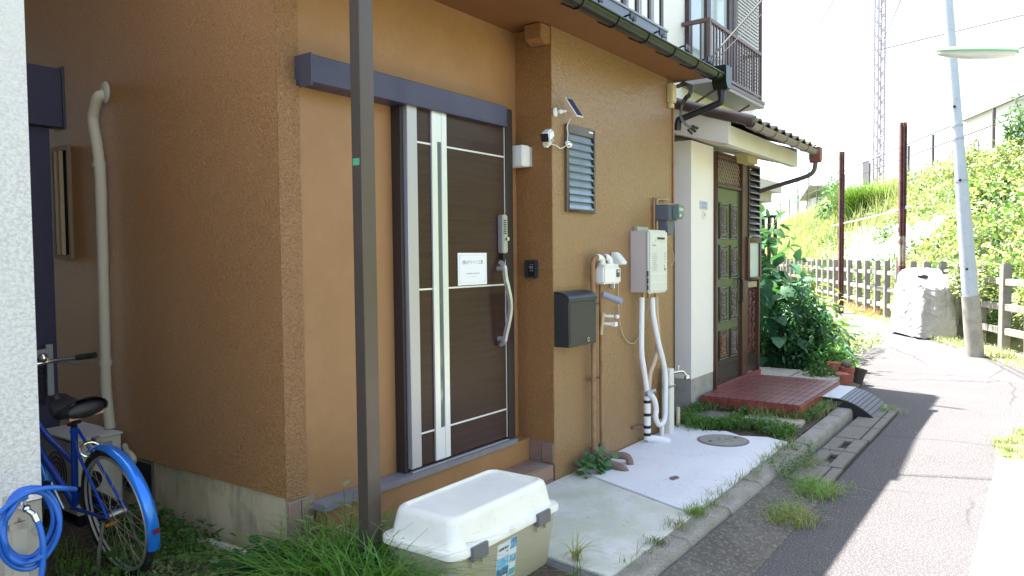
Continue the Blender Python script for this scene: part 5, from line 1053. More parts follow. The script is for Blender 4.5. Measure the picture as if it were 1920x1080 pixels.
# covered motorbike
cv = thing('covered_motorbike', (16.0, 1.85, -.1), 'motorbike under a pale grey crumpled cover beside the rusty post', 'covered motorbike')
A = Vector((17.2, 2.30, -.1)); B_ = Vector((15.75, 1.52, -.1)); ax = (B_ - A); Lc = ax.length; ax.normalize(); sd = Vector((-ax.y, ax.x, 0))
def covf(u, v):
    th = 2 * math.pi * u; ct, st = math.cos(th), math.sin(th); se = lambda c, p: math.copysign(abs(c) ** p, c)
    k = min(1, v / .72); m = max(0, (v - .72) / .28)       # k: up the skirt, m: in over the top
    rad_ = 1 - m ** 2.6
    fold = (.055 * math.sin(7 * th + 1.5 * k) + 0.018 * math.sin(13 * th - 2 * k) + .10 * mnoise.noise(Vector((ct * 1.8, st * 1.8, k * 1.2)))) * (1.05 - .75 * k)
    fold += .03 * abs(mnoise.noise(Vector((ct * 3, st * 3, v * 4))))
    q = se(ct, .62) * rad_ * (1 + .07 * (1 - k) - .03 * k + fold); w_ = se(st, .62) * rad_ * (1 + .10 * (1 - k) - .10 * k + fold * 1.5)
    U = .5 + .5 * max(-1, min(1, q)); top = 1.27 - .04 * math.cos(7 * U) - .22 * max(0, min(1, (U - .45) / .16)) + .10 * math.exp(-((U - .86) / .08) ** 2) + .05 * mnoise.noise(Vector((q * 3, w_ * 3, 4)))
    z_ = top * (.88 * k + .12 * math.sin(m * math.pi / 2)) + .015
    if k < .06: z_ += .03 * abs(math.sin(5 * th))
    return tuple(A + ax * (Lc * (.5 + .5 * q)) + sd * (.40 * w_) + Vector((0, 0, z_)))
obj('cover', MB().grid(covf, 120, 34, closed_u=True), M('cover_silver', (.40, .385, .36), .5, var=(3, .4, .65, (.33, .315, .29)), bumps=[('w', 3.5, .8, .09)]), cv, smooth=True)
obj('mirror_stalk', MB().sphere(tuple(A + ax * .75 + Vector((-.2, .0, 1.15))), .07, sc=(.5, 1.4, .6)), black_m, cv, smooth=True)
obj('tyre', MB().tube([tuple(B_ - ax * .50 + ax * (.26 * math.cos(q)) + Vector((0, 0, .27 + .26 * math.sin(q)))) for q in np.linspace(0, 2 * math.pi, 25)[:-1]], .055, 8, closed=True), rubber, cv, smooth=True)
# railway fence above
rfz = thing('railway_fence', tuple(FP(22, 6, 4.8)), 'thin dark rail fence along the railway edge on top of the embankment', 'fence')
dk = M('fence_dark', (.085, .07, .075), .6)
rpm = boxmesh('fence_post', .09, .09, 1.75, dk, 0)
pal = [16.0 + 6.0 * 0]; pal = [10.0, 16.0, 22.0, 25.25, 32, 38, 42.6, 46.5, 50.5, 54.4, 58.8, 64, 70]
for a in pal: piece('fence_post', rpm, FP(a, 6.05, 5.72), rfz, (0, 0, ang))
for zz in (6.55, 5.95): obj('fence_rail', MB().tube(sag(FP(4, 6.05, zz - .08), FP(72, 6.05, zz + .6), 0, 2), .028, 6), dk, rfz)
obj('handrail_cable', MB().tube(sag(FP(4, 6.05, 5.2), FP(30, 6.05, 5.3), .1, 10), .02, 5), dk, rfz)
rw = solo('retaining_wall', MB().prism(fpoly([(4, 5.75), (26, 5.75), (26, 6.0), (4, 6.0)]), 'z', 4.1, 4.92).prism(fpoly([(4, 5.70), (26, 5.70), (26, 6.02), (4, 6.02)]), 'z', 4.9205, 5.0), concrete('wall_conc', (.42, .42, .41), (.36, .36, .35), (.26, .26, .25), .6), 'low grey concrete retaining wall at the top of the embankment', 'wall')
# lattice mast
ms_ = thing('lattice_mast', tuple(FP(34, 7.2, 4.8)), 'tall grey steel lattice mast of the railway against the white sky', 'mast')
mc = FP(34.6, 7.2, 0); lm = M('mast_steel', (.42, .36, .42), .6, .1); hw = .20
cor = [(-hw, -hw), (hw, -hw), (hw, hw), (-hw, hw)]
Rz = Matrix.Rotation(ang + .3, 3, 'Z')
def MC(c_, z_): return mc + Rz @ Vector((c_[0], c_[1], 0)) + Vector((0, 0, z_))
for c_ in cor: obj('leg', MB().bar(MC(c_, 4.6), MC(c_, 27), .09, .09), lm, ms_)
brc = MB(); z_ = 4.8; k = 0
while z_ < 26.5:
    for q in range(4):
        a, b = cor[q], cor[(q + 1) % 4]
        if k % 2: a, b = b, a
        brc.bar(MC(a, z_), MC(b, z_ + .42),   .06, .03)
    z_ += .42; k += 1
obj('bracing', brc, lm, ms_)['kind'] = 'stuff'
obj('cross_arm', MB().bar(mc + Vector((0, 0, 13.5)), mc + Vector((4, -8, 15.3)), .08, .08), lm, ms_)
obj('platform', MB().bar(FP(31.8, 6.6, 7.0), FP(36.5, 6.6, 7.1), .1, .1).box(mc.x - .4, mc.x - .1, mc.y + .5, mc.y + .8, 5.6, 7.0), lm, ms_)
# far buildings, poles
fh = thing('far_house', (58, 3.2, 4.8), 'pale grey house far behind the railway fence at right', 'house')
pg = M('far_wall', (.55, .54, .56), .9)
a_, b_ = FP(38.5, 16, 0), FP(46, 16, 0)
fx = MB().prism([(a_.x, a_.y), (b_.x, b_.y), (b_.x + 4, b_.y - 8), (a_.x + 4, a_.y - 8)], 'z', 4.8, 10.9); obj('wall', fx, pg, fh)
obj('roof', MB().prism([(a_.x - .3, a_.y + .2), (b_.x + .2, b_.y + .3), (b_.x + 4.2, b_.y - 8), (a_.x + 4, a_.y - 8.2)], 'z', 10.901, 11.1), M('far_roof', (.45, .44, .47), .8), fh)
for q in (44.6, 43.9):
    p = FP(q, 15.93, 8.6); obj('window', MB().obox(p, (.5, .08, 1.2), Matrix.Rotation(ang, 3, 'Z')), M('far_window', (.16, .17, .22), .3), fh)
for i_, (a0, o0, zz, lb) in enumerate(((66, 9, 10.5, 'tall thin distant pole left of the first rusty post'), (90, 12, 11.5, 'short faint distant pole nearest the porch downpipe'), (60, 20, 12, 'faint distant pole just right of the first rusty post'))):
    p = FP(a0, o0, 0); solo('distant_pole', MB().cyl((p.x, p.y, 4.6), (p.x, p.y, zz), .14, .1, n=8), M('far_pole', (.38, .37, .40), .8), lb, 'pole', smooth=True)
fs2 = thing('far_shed', tuple(FP(56, 8.5, 4.8)), 'small dark distant hut with sloping roof on the railway bank', 'hut')
p = FP(56, 8.5, 0); obj('wall', MB().obox((p.x, p.y, 5.6), (3, 2, 1.6), Matrix.Rotation(ang, 3, 'Z')), M('shed_wall', (.42, .42, .46), .8), fs2)
q1, q2 = FP(54, 8, 7.3), FP(58.5, 8, 6.4); obj('roof', MB().bar(q1, q2, 2.4, .12), M('shed_roof', (.28, .27, .31), .8), fs2)
# third house + slat fence
h3 = thing('cream_house', (12.7, 5.5, 0), 'low cream house end with flat eaves beyond the white house', 'house')
obj('wall', MB().box(11.6, 13.8, 4.25, 9, -.1, 2.45), M('cream_wall', (.52, .49, .40), .85), h3); obj('eave', MB().box(11.3, 14.0, 3.95, 9.5, 2.62, 2.80), M('eave_cream', (.50, .47, .40), .8), h3); obj('eave_lower', MB().box(11.4, 13.9, 4.1, 9.3, 2.452, 2.619), M('eave_tan', (.40, .37, .30), .8), h3)
sf = thing('slat_fence', (14, 4.5, 0), 'dark brown vertical slat screen in front of the cream house', 'fence')
slm = boxmesh('slat', .03, .06, 1.55, M('slat_brown', (.05, .038, .036), .5), 0)
for k in range(12): piece('slat', slm, (13.95, 4.05 + k * .11, 1.45), sf)
obj('rail', MB().box(13.97, 14.0, 4.0, 5.4, 2.18, 2.23).box(13.97, 14.0, 4.0, 5.4, .72, .77), M('slat_brown', (.05, .038, .036), .5), sf)
for k in range(2): obj('post', MB().box(13.96, 14.02, 4.02 + k * 1.3, 4.08 + k * 1.3, -.1, .7), M('slat_brown', (.05, .038, .036), .5), sf)

# ================================================================== PLANTS
g_deep = leafmat('leaf_deep', (.016, .065, .028), (.030, .105, .042), (.06, .16, .06))
g_mid = leafmat('leaf_mid', (.025, .085, .018), (.045, .13, .025), (.085, .18, .035))
g_light = leafmat('leaf_light', (.09, .155, .045), (.17, .235, .085), (.31, .34, .17), .32)
g_pale = leafmat('leaf_pale', (.20, .24, .09), (.30, .34, .13), (.42, .42, .20), .35)
g_grass = leafmat('grass_blade', (.05, .17, .025), (.09, .25, .036), (.18, .33, .06), .35, .4)
g_tuft = leafmat('tuft_blade', (.09, .24, .03), (.15, .32, .045), (.25, .38, .08), .35, .4)
g_dry = leafmat('grass_dry', (.16, .17, .06), (.24, .21, .09), (.30, .24, .12), .3)
bark = M('stem_brown', (.11, .085, .045), .8); stemg = M('stem_green', (.07, .13, .03), .6)
def tagv(o, label, cat, kind=None, group=None): return tag(o, label, cat, group, kind)
def shrub(name, c, r, n, size, m, label, cat='shrub', droop=.3, stems=6, width=.45, seed=1, lower=.1, curl=.3, shell=.55):
    """leaf clumps on twigs inside an uneven volume + a few real stems"""
    g = np.random.default_rng(seed); c = np.array(c, float); r = np.array(r, float)
    t = thing(name, tuple(c), label, cat)
    nc = max(12, n // 26); d = g.normal(size=(nc, 3)); d = unit(d); d[:, 2] = np.abs(d[:, 2]) * 1.0 - .12
    rr = (g.random(nc) ** shell * .85 + .12) * (1 + .22 * np.sin(d[:, 0] * 5 + seed) * np.cos(d[:, 1] * 4))
    cc = c + d * rr[:, None] * r + np.array([0, 0, r[2] * lower])
    idx = g.integers(0, nc, n); off = g.normal(size=(n, 3)) * size * .95
    P = cc[idx] + off; P[:, 2] = np.maximum(P[:, 2], c[2] + .01)
    D = unit(off + .7 * (P - (c + [0, 0, r[2] * .3])) / r * .25 + g.normal(size=(n, 3)) * .3); D[:, 2] -= droop
    Nn = unit(np.array([0, 0, 1.]) + g.normal(size=(n, 3)) * .45)
    V, a, b = leaves(P, D, Nn, size * g.uniform(.6, 1.25, n), width, curl)
    o = rawmesh('foliage', V, a, b, m, t)
    mb = MB()
    for k in range(stems):
        e = cc[g.integers(0, nc)]; s0 = c + np.array([g.uniform(-.25, .25) * r[0], g.uniform(-.25, .25) * r[1], -.03])
        mid = (s0 + e) / 2 + g.normal(size=3) * .06 * r[2]; mb.tube(smoothpath([tuple(s0), tuple(mid), tuple(e)], 4), [.012 * r[2] * (1 - .08 * q) + .002 for q in range(9)], 5)
    obj('stem', mb, bark, t, smooth=True); return t
def grass(name, pts, H, m, label, cat='grass', kind='stuff', width=.006, bend=(.3, 1.0), seed=2, lean=None, par=None):
    g = np.random.default_rng(seed); P = np.asarray(pts); n = len(P); a = g.uniform(0, 2 * math.pi, n); L = np.stack([np.cos(a), np.sin(a), 0 * a], 1)
    if lean is not None: L = unit(L * .7 + np.array(lean))
    V, q, t = blades(P, L, g.uniform(H[0], H[1], n), width, g.uniform(bend[0], bend[1], n))
    o = rawmesh(name, V, q, t, m, par)
    if par is None: tag(o, label, cat, None, kind)
    else: o['kind'] = 'stuff'
    return o
def scatter(n, x0, x1, y0, y1, z, seed=3, clump=0):
    g = np.random.default_rng(seed)
    if clump:
        c = np.stack([g.uniform(x0, x1, clump), g.uniform(y0, y1, clump)], 1); i = g.integers(0, clump, n); P = c[i] + g.normal(size=(n, 2)) * .035
    else: P = np.stack([g.uniform(x0, x1, n), g.uniform(y0, y1, n)], 1)
    return np.concatenate([P, np.full((n, 1), z)], 1)
def cover(name, P, size, m, label, kind='stuff', cat='weeds', seed=4, up=.35, hmax=.08, width=.5, par=None):
    g = np.random.default_rng(seed); n = len(P); P = np.array(P); P[:, 2] += g.uniform(0, hmax, n)
    D = g.normal(size=(n, 3)); D[:, 2] = np.abs(D[:, 2]) * .3 + up; Nn = unit(np.array([0, 0, 1.]) + g.normal(size=(n, 3)) * .5)
    V, a, b = leaves(P, D, Nn, g.uniform(size * .5, size * 1.2, n), width, .3); o = rawmesh(name, V, a, b, m, par)
    if par is None: tag(o, label, cat, None, kind)
    return o
# --- foreground
def clump(pts_c, n, s, seed):
    g = np.random.default_rng(seed); c = np.array(pts_c)[g.integers(0, len(pts_c), n)]; P = c + np.concatenate([g.normal(size=(n, 2)) * s, np.zeros((n, 1))], 1); return P
gc = [(2.10, 2.42, 0), (2.18, 2.52, 0), (2.30, 2.56, 0), (2.05, 2.30, 0), (2.16, 2.25, 0), (2.38, 2.52, 0), (1.98, 2.48, 0), (2.22, 2.36, 0), (2.14, 2.62, 0), (2.02, 2.18, 0), (2.24, 2.17, 0)]
tg = thing('grass_clump', (2.2, 2.45, 0), 'lush long bladed green grass clump around the foot of the metal post', 'grass')
grass('blades', clump(gc, 1050, .055, 5), (.18, .50), g_grass, '', width=.0085, bend=(.5, 1.5), seed=6, par=tg)
grass('fine_blades', clump(gc, 500, .07, 7), (.10, .26), g_mid, '', width=.004, bend=(.3, 1.2), seed=8, par=tg)
grass('dry_blades', clump(gc, 260, .07, 9), (.10, .34), g_dry, '', width=.005, bend=(.8, 1.7), seed=9, par=tg)
wl = thing('weed_stalk', (2.3, 2.62, 0), 'tall leafy weed stalks rising in front of the door sill', 'weed')
g_ = np.random.default_rng(11); mbs = MB(); PL = []; DL = []
for k, (x_, y_, h_) in enumerate([(2.24, 2.50, .50), (2.30, 2.60, .44), (2.12, 2.58, .42), (2.36, 2.50, .40), (2.02, 2.74, .34), (2.20, 2.72, .36)]):
    tx, ty_ = x_ + g_.uniform(-.05, .05), y_ + g_.uniform(-.05, .05); mbs.tube([(x_, y_, 0), ((x_ + tx) / 2, (y_ + ty_) / 2 + .01, h_ * .5), (tx, ty_, h_)], [.004, .003, .0015], 5)
    for q in range(9): f = .3 + .7 * q / 8; a = q * 2.4; PL.append((x_ + (tx - x_) * f, y_ + (ty_ - y_) * f, h_ * f)); DL.append((math.cos(a), math.sin(a), .5))
V, a, b = leaves(PL, np.array(DL), np.tile([0, 0, 1.], (len(PL), 1)), g_.uniform(.05, .09, len(PL)), .32, .4)
rawmesh('foliage', V, a, b, g_light, wl); obj('stem', mbs, stemg, wl, smooth=True)
vn = cover('ivy_patch', np.concatenate([scatter(330, 1.93, 2.27, 2.42, 2.95, .0, 12), scatter(120, 2.05, 2.24, 2.8, 3.1, .0, 13)]), .075, g_deep, 'dark lobed ivy like weeds spreading at the foundation corner', seed=14, hmax=.15, width=.75, up=.15)
cover('alley_weeds', np.concatenate([scatter(5200, 1.82, 2.22, 2.95, 4.0, .0, 15), scatter(1500, 1.25, 1.8, 3.0, 3.7, 0, 16)]), .022, g_light, 'low bright moss and tiny weeds carpeting the alley soil', seed=17, hmax=.05, up=.6, width=.4)
cover('alley_weeds', np.concatenate([scatter(420, 1.95, 2.23, 3.5, 4.25, .0, 18), scatter(160, 1.3, 1.8, 3.0, 3.6, 0, 19), scatter(150, 1.85, 2.2, 3.0, 3.6, 0, 20)]), .05, g_mid, 'leafy green weeds standing along the foundation beside the bicycle', seed=21, hmax=.13, up=.4, width=.5)
grass('alley_grass', scatter(500, 1.3, 2.2, 2.95, 4.2, 0, 22, 30), (.05, .17), g_grass, 'thin grass blades in the alley soil', width=.004, seed=23)
def twigs(n, x0, x1, y0, y1, seed):
    g = np.random.default_rng(seed); mb = MB()
    for _ in range(n):
        x_, y_ = g.uniform(x0, x1), g.uniform(y0, y1); a = g.uniform(0, 6.28); L = g.uniform(.04, .14); mb.tube([(x_, y_, .01 + g.uniform(0, .03)), (x_ + L * math.cos(a), y_ + L * math.sin(a), .01 + g.uniform(0, .06))], .0018, 4)
    return mb
tag(obj('dead_twigs', twigs(120, 1.8, 2.22, 2.9, 4.0, 24), M('twig', (.20, .15, .09), .9)), 'dry dead twigs littering the alley weeds', 'twigs', kind='stuff')
pb = thing('leafy_plant', (4.55, 2.6, 0), 'small heart leaved plant growing at the foot of the gas pipes', 'plant')
g_ = np.random.default_rng(31); n = 70; P = np.stack([g_.uniform(4.36, 4.70, n), g_.uniform(2.50, 2.655, n), g_.uniform(.01, .155, n)], 1); P[:, 2] *= 1 - .9 * np.abs((P[:, 0] - 4.53) / .35)
D = np.stack([g_.normal(size=n) * .6, -np.abs(g_.normal(size=n)) - .2, g_.normal(size=n) * .3 - .25], 1); V, a, b = leaves(P, D, np.tile([0, -.5, 1.], (n, 1)) + g_.normal(size=(n, 3)) * .3, g_.uniform(.045, .08, n), .78, .25)
rawmesh('foliage', V, a, b, leafmat('leaf_plant', (.03, .10, .035), (.05, .15, .05), (.09, .21, .07), .3), pb)
g_ = np.random.default_rng(33); n = 150; P = np.stack([g_.uniform(1.98, 2.34, n), g_.uniform(2.44, 2.86, n), g_.uniform(.05, .22, n)], 1)
V, a, b = leaves(P, np.stack([g_.normal(size=n), g_.normal(size=n), g_.uniform(-.2, .3, n)], 1), np.tile([0, 0, 1.], (n, 1)) + g_.normal(size=(n, 3)) * .25, g_.uniform(.05, .10, n), .7, .3); lw_ = thing('leafy_weeds', (2.15, 2.65, 0), 'broad leaved green weeds between the foundation corner and the grass clump', 'weeds'); rawmesh('foliage', V, a, b, g_mid, lw_)
obj('stem', twigs(60, 1.98, 2.34, 2.44, 2.86, 34), stemg, lw_)
# kerb and slab weeds
def tuft(x_, y_, z_, n, H, s, label, m=None, seed=1, w=.004, sx=1.):
    g = np.random.default_rng(seed); P = np.stack([x_ + g.normal(size=n) * s * sx, y_ + g.normal(size=n) * s, np.full(n, z_)], 1)
    t = thing('grass_tuft', (x_, y_, z_), label, 'grass tuft'); grass('blades', P, H, m or g_tuft, '', width=w, bend=(.4, 1.4), seed=seed, par=t)
    grass('dry_blades', P[: n // 3] + [0, 0, 0], (H[0], H[1] * .9), g_dry, '', width=w * .8, bend=(.8, 1.7), seed=seed + 50, par=t); return t
tuft(5.22, 1.27, -.1, 750, (.04, .115), .082, 'bright grass tuft on the lane, the one nearer the drain covers', seed=41, sx=1.3)
tuft(4.60, 1.27, -.1, 650, (.035, .10), .078, 'yellower grass tuft on the lane, the one nearer the camera', leafmat('tuft_yellow', (.13, .24, .04), (.20, .30, .06), (.30, .33, .10), .35, .4), seed=42, sx=1.3)
tuft(4.10, 1.635, 0, 130, (.03, .075), .028, 'small weed tuft at the joint of the two slabs by the kerb', seed=43, w=.003)
tuft(3.55, 1.63, 0, 70, (.02, .05), .03, 'tiny weed tuft along the mossy slab edge by the kerb', g_mid, seed=44, w=.003)
tuft(8.25, 1.30, -.1, 150, (.04, .12), .07, 'grass tuft at the lower end of the kerb ramp', seed=45)
tuft(3.14, 1.87, 0, 26, (.10, .17), .012, 'little seed headed grass stalk beside the storage box', g_pale, seed=46, w=.006)
tuft(2.95, 1.76, 0, 20, (.06, .12), .02, 'thin weed in front of the storage box', g_mid, seed=146, w=.005)
grass('kerb_weeds', np.concatenate([scatter(260, 4.9, 6.2, 1.58, 1.66, 0, 47, 18), scatter(650, 5.25, 6.1, 1.38, 1.50, -.09, 48, 12), scatter(260, 3.2, 4.9, 1.615, 1.655, 0, 49, 14)]), (.02, .09), g_light, 'short grass growing along the kerb joints', width=.0035, seed=50, bend=(.5, 1.4))
cover('kerb_weeds', np.concatenate([scatter(900, 5.15, 6.15, 1.40, 1.60, -.03, 51, 40)]), .022, g_mid, 'leafy weeds spilling over the kerb by the manhole slab', seed=52, hmax=.05, up=.5, width=.35)
g_ = np.random.default_rng(55); n = 2700; yy = g_.uniform(1.68, 2.74, n); xx = 6.36 + .10 * np.sin(yy * 7) + g_.normal(size=n) * .085 + np.where(yy > 2.45, .0, 0); 
P = np.stack([xx, yy, np.full(n, .0)], 1)
cover('slab_weeds', P, .035, g_mid, 'band of low leafy weeds between the white slab and the red step', seed=56, hmax=.07, up=.4, width=.4)
grass('slab_grass', P[:1500] + [0.03, 0, 0], (.04, .13), g_grass, 'grass blades in the weed band at the edge of the white slab', width=.0045, seed=57)
cover('white_house_weeds', np.concatenate([scatter(700, 6.5, 7.0, 2.60, 2.76, 0, 58), scatter(900, 7.0, 8.3, 1.70, 1.785, -.01, 59), scatter(500, 6.86, 6.955, 1.7, 2.7, 0, 60), scatter(450, 6.45, 6.95, 2.24, 2.29, 0, 159), scatter(300, 8.58, 8.72, 1.8, 2.9, 0, 160)]), .034, g_mid, 'weeds fringing the red step and the white house foundation', seed=61, hmax=.08, up=.5, width=.35)
grass('step_grass', np.concatenate([scatter(500, 7.0, 7.8, 1.69, 1.785, -.01, 62, 18), scatter(260, 6.84, 6.95, 1.75, 2.6, 0, 63, 9)]), (.05, .16), g_light, 'grass blades standing beside the red step', width=.0045, seed=64)
# --- shrubs beside the white house
shrub('big_leaf_plant', (10.35, 3.05, 0), (.42, .36, 1.55), 260, .26, leafmat('leaf_bluegreen', (.015, .075, .045), (.03, .11, .06), (.06, .17, .07), .3), 'tall plant with very large blue green leaves beside the white house', 'plant', seed=71, width=.72, droop=.55, lower=.15)
shrub('leafy_shrub', (10.25, 2.62, 0), (.62, .50, .98), 3400, .092, g_deep, 'dense dark green leafy shrub between the entrance and the lane', seed=72, width=.34, droop=.35, stems=12, shell=.45)
shrub('leafy_shrub', (10.75, 2.72, 0), (.42, .34, 1.0), 620, .17, g_mid, 'brighter long leaved shrub overhanging the lane edge', seed=73, width=.36, droop=.45, stems=10)
shrub('low_shrub', (9.98, 2.22, 0), (.42, .28, .40), 2300, .052, leafmat('leaf_fresh', (.04, .14, .03), (.07, .20, .04), (.13, .28, .06), .35), 'low fresh green bush in front of the dark shrub', seed=74, width=.55, droop=.2)
shrub('low_shrub', (9.25, 2.15, 0), (.26, .18, .16), 900, .045, g_mid, 'small green plant beside the terracotta pots', seed=75, width=.5)
shrub('leafy_shrub', (12.0, 3.2, 0), (.8, .6, 1.15), 1300, .16, g_light, 'sunlit pale green shrub behind the dark one', seed=76, width=.4)
shrub('leafy_shrub', (11.3, 3.5, 0), (.55, .5, 1.75), 700, .20, g_deep, 'tall dark leaved shrub behind the slatted window of the white house', seed=77, width=.6)
cover('lane_weeds', scatter(2600, 10.4, 14.0, 2.2, 3.3, -.01, 78), .06, g_light, 'weeds along the far left edge of the lane', seed=79, hmax=.15)
# --- fence climbers and verge
def strip(n, a0, a1, o0, o1, z0, z1, seed):
    g = np.random.default_rng(seed); al = g.uniform(a0, a1, n); of = g.uniform(o0, o1, n); z = g.uniform(z0, z1, n)
    return np.stack([F0.x + FD.x * al + FN.x * of, F0.y + FD.y * al + FN.y * of, z], 1)
grass('verge_grass', np.concatenate([strip(5200, -6, 24, -.40, -.05, -.09, -.09, 81), strip(900, -3, 2, -.6, -.2, -.09, -.09, 82)]), (.03, .14), g_light, 'sparse sunlit grass on the sandy verge before the fence', width=.01, seed=83)
grass('verge_grass', np.concatenate([strip(700, 7, 10.5, -.25, .2, -.09, -.09, 181)]), (.08, .30), leafmat('dry_orange', (.30, .13, .05), (.38, .19, .08), (.42, .26, .12), .3), 'withered orange brown grass at the fence foot by the rusty post', width=.012, seed=84)
grass('corner_grass', np.concatenate([scatter(1500, 6.85, 8.0, -.3, .3, -.09, 85, 50)]), (.02, .08), g_light, 'grass tufts on the dry patch at the lane corner', width=.006, seed=86)
g_ = np.random.default_rng(88)
cl = strip(2200, .55, 3.4, .05, .45, .1, 1.35, 87); cover('fence_creeper', cl, .11, g_mid, 'green creeper pushing through the fence behind the leaning pole', seed=88, up=-.1, hmax=.1)
cover('fence_creeper', strip(800, .3, 2.0, -.25, .1, .7, 1.3, 89), .10, g_light, 'sunlit creeper spilling over the fence top by the leaning pole', seed=90, up=-.2, hmax=.1)
cover('fence_creeper', strip(2600, 9, 40, .1, .9, -.1, 1.0, 91), .13, g_light, 'weeds growing behind the far part of the concrete fence', seed=92, up=.4, hmax=.3)
cover('fence_creeper', strip(900, -6, .6, .25, .9, -.1, .9, 93), .12, g_deep, 'dark leaves behind the near part of the concrete fence', seed=94, up=.1, hmax=.3)
# --- embankment vegetation: clumps at uneven heights
g_ = np.random.default_rng(101)
def bank(n, a0, a1, size, m, label, seed, hgt=.5, thr=0., sc=.5, o0=.6, o1=6.3, hole=True, width=.45):
    g = np.random.default_rng(seed); al = a0 + (a1 - a0) * g.random(n) ** 1.25; of = g.uniform(o0, o1, n); keep = []; Z = np.zeros(n)
    for i in range(n):
        v = mnoise.noise(Vector((al[i] * sc, of[i] * sc * 1.3, seed * 3.7))); w_ = mnoise.noise(Vector((al[i] * 2.1, of[i] * 2.3, seed)))
        if v < thr: continue
        if hole and 11.2 < al[i] < 24 and 1.4 < of[i] < 3.3 + .3 * w_ and g.random() < .88: continue
        Z[i] = (emb_h(al[i], of[i]) if of[i] < 6 else 4.8) + (g.random() ** .6) * hgt * (max(0, v - thr) * 1.6 + .25) + .12 * w_; keep.append(i)
    k = np.array(keep); al = al[k]; of = of[k]; Z = Z[k]; n = len(k)
    P = np.stack([F0.x + FD.x * al + FN.x * of, F0.y + FD.y * al + FN.y * of, Z], 1)
    D = g.normal(size=(n, 3)) + np.array([-FN.x, -FN.y, .5]) * .6; Nn = unit(np.array([-FN.x * .6, -FN.y * .6, 1.]) + g.normal(size=(n, 3)) * .6)
    V, a, b = leaves(P, D, Nn, g.uniform(size * .55, size * 1.3, n), width, .3); return tag(rawmesh('bank_vegetation', V, a, b, m), label, 'vegetation', None, 'stuff')
bank(30000, -6, 46, .13, g_light, 'bright yellow green weeds covering the embankment', 102, .55, -.35)
bank(26000, -6, 46, .14, g_pale, 'pale weeds on the embankment, overexposed sunlight put into their colour', 103, .75, -.08, .4)  # pale leaf colour stands for overexposed sunlit leaves
bank(20000, -6, 40, .15, g_mid, 'mid green leafy patches on the embankment', 104, .8, .02, .45)
bank(11000, -6, 40, .16, g_deep, 'dark green leaves standing for shaded gaps on the embankment', 105, .55, .12, .6)  # darker leaf colour paints the shade in gaps of the growth
def stems_bank(n, a0, a1, o0, o1, H, m, label, seed, width=.03):
    g = np.random.default_rng(seed); al = g.uniform(a0, a1, n); of = g.uniform(o0, o1, n)
    P = np.array([[*FP(a, o)[:2], emb_h(a, o)] for a, o in zip(al, of)]); a_ = g.uniform(0, 6.28, n)
    V, q, t = blades(P, np.stack([np.cos(a_), np.sin(a_), 0 * a_], 1), g.uniform(H[0], H[1], n), width, g.uniform(.1, .5, n)); return tag(rawmesh('bank_grass', V, q, t, m), label, 'grass', None, 'stuff')
stems_bank(3500, 18, 55, .6, 5.5, (.5, 1.5), g_light, 'tall upright weeds on the far embankment', 111)
stems_bank(1800, 20, 50, .6, 5.5, (.6, 1.7), g_pale, 'tall pale plumed weeds on the far embankment', 112)
stems_bank(2600, -4, 18, .6, 5.8, (.3, .8), g_light, 'coarse grass on the near embankment', 113, .025)
# pale weed sheet showing on the slope
shm = M('weed_sheet', (.58, .62, .62), .7, var=(1.5, .4, .65, (.46, .50, .50)), bumps=[('n', 3, .6, .05)])
def sheet_fn(u, v):
    al = 11.4 + 12.5 * u; of = 1.35 + 1.95 * v; p = FP(al, of); return (p.x, p.y, emb_h(al, of) + .05 + .04 * mnoise.noise(Vector((al * 2, of * 3, 0))))
tag(obj('ground_sheet', MB().grid(sheet_fn, 40, 10), shm, smooth=True), 'pale bluish weed sheet laid on the embankment slope', 'ground sheet')
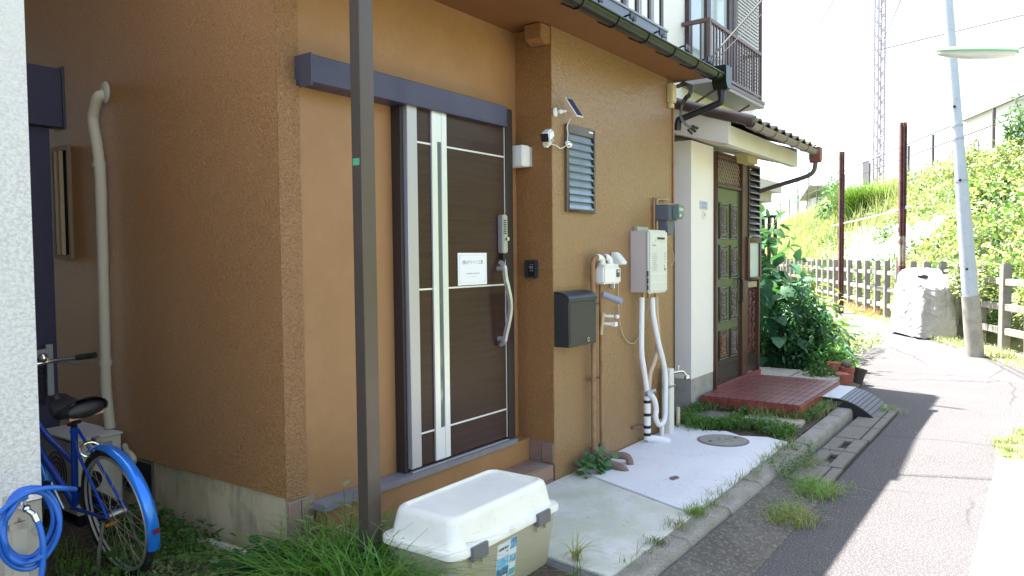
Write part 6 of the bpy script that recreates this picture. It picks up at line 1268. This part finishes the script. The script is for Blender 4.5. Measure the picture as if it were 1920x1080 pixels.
# individual bank shrubs
def bshrub(al, of, r, n, size, m, label, seed, **k):
    p = FP(al, of, 0); return shrub('bank_shrub', (p.x, p.y, emb_h(al, min(of, 5.9)) - .05), r, n, size, m, label, seed=seed, **k)
bshrub(12.3, 5.3, (.8, .8, 1.9), 1300, .13, g_mid, 'ivy covered stump standing at the top right of the embankment', 121)
bshrub(40, 6.1, (.5, .5, 2.0), 500, .22, g_mid, 'small upright green bush at the foot of the lattice mast', 122)
bshrub(9.6, 3.6, (.9, .9, .9), 900, .17, g_mid, 'dark leafy bush halfway up the slope right of the rusty post', 123)
bshrub(16.5, 2.7, (.5, .5, .75), 420, .14, g_mid, 'small green bush growing through the pale weed sheet', 124)
bshrub(22.0, 2.1, (.35, .35, 1.0), 380, .15, g_deep, 'dark upright bush just right of the far rusty post', 125)
bshrub(30.0, 4.4, (1.3, 1.2, 1.9), 1400, .2, g_deep, 'large dark bush behind the far rusty post', 126)
bshrub(15.0, 5.1, (1.5, 1.0, 1.1), 1500, .16, g_light, 'sunlit bush below the railway fence', 127)
bshrub(6.0, 2.0, (1.2, .8, 1.0), 1600, .14, g_light, 'bright bush behind the covered motorbike', 128)
bshrub(2.5, 3.0, (1.3, 1.0, .9), 1700, .14, g_light, 'bright bush on the slope right of the leaning pole', 129)
bshrub(11.8, 4.9, (1.3, .8, .8), 1300, .14, g_light, 'bramble bush hanging over the retaining wall', 131)
bshrub(1.2, 5.0, (1.6, 1.0, .8), 1300, .16, g_light, 'broad yellow green bush near the top of the slope at right', 132)
bshrub(60, 2.5, (2.5, 1.6, 2.6), 1500, .3, g_mid, 'round green bush far down the lane beside the cream house', 130)
# pampas clump
pp = FP(24.3, 4.0, 0); pz = emb_h(24.3, 4.0); pt_ = thing('pampas_grass', (pp.x, pp.y, pz), 'big arching clump of dark green pampas grass on the slope', 'pampas grass')
g_ = np.random.default_rng(140); n = 1500; P = np.stack([pp.x + g_.normal(size=n) * .45, pp.y + g_.normal(size=n) * .45, np.full(n, pz - .1)], 1); a_ = g_.uniform(0, 6.28, n)
V, q, t = blades(P, np.stack([np.cos(a_), np.sin(a_), 0 * a_], 1), g_.uniform(1.4, 2.7, n), .035, g_.uniform(.5, 1.25, n), 6); rawmesh('blades', V, q, t, leafmat('pampas', (.03, .10, .015), (.06, .15, .02), (.14, .22, .04), .3), pt_)
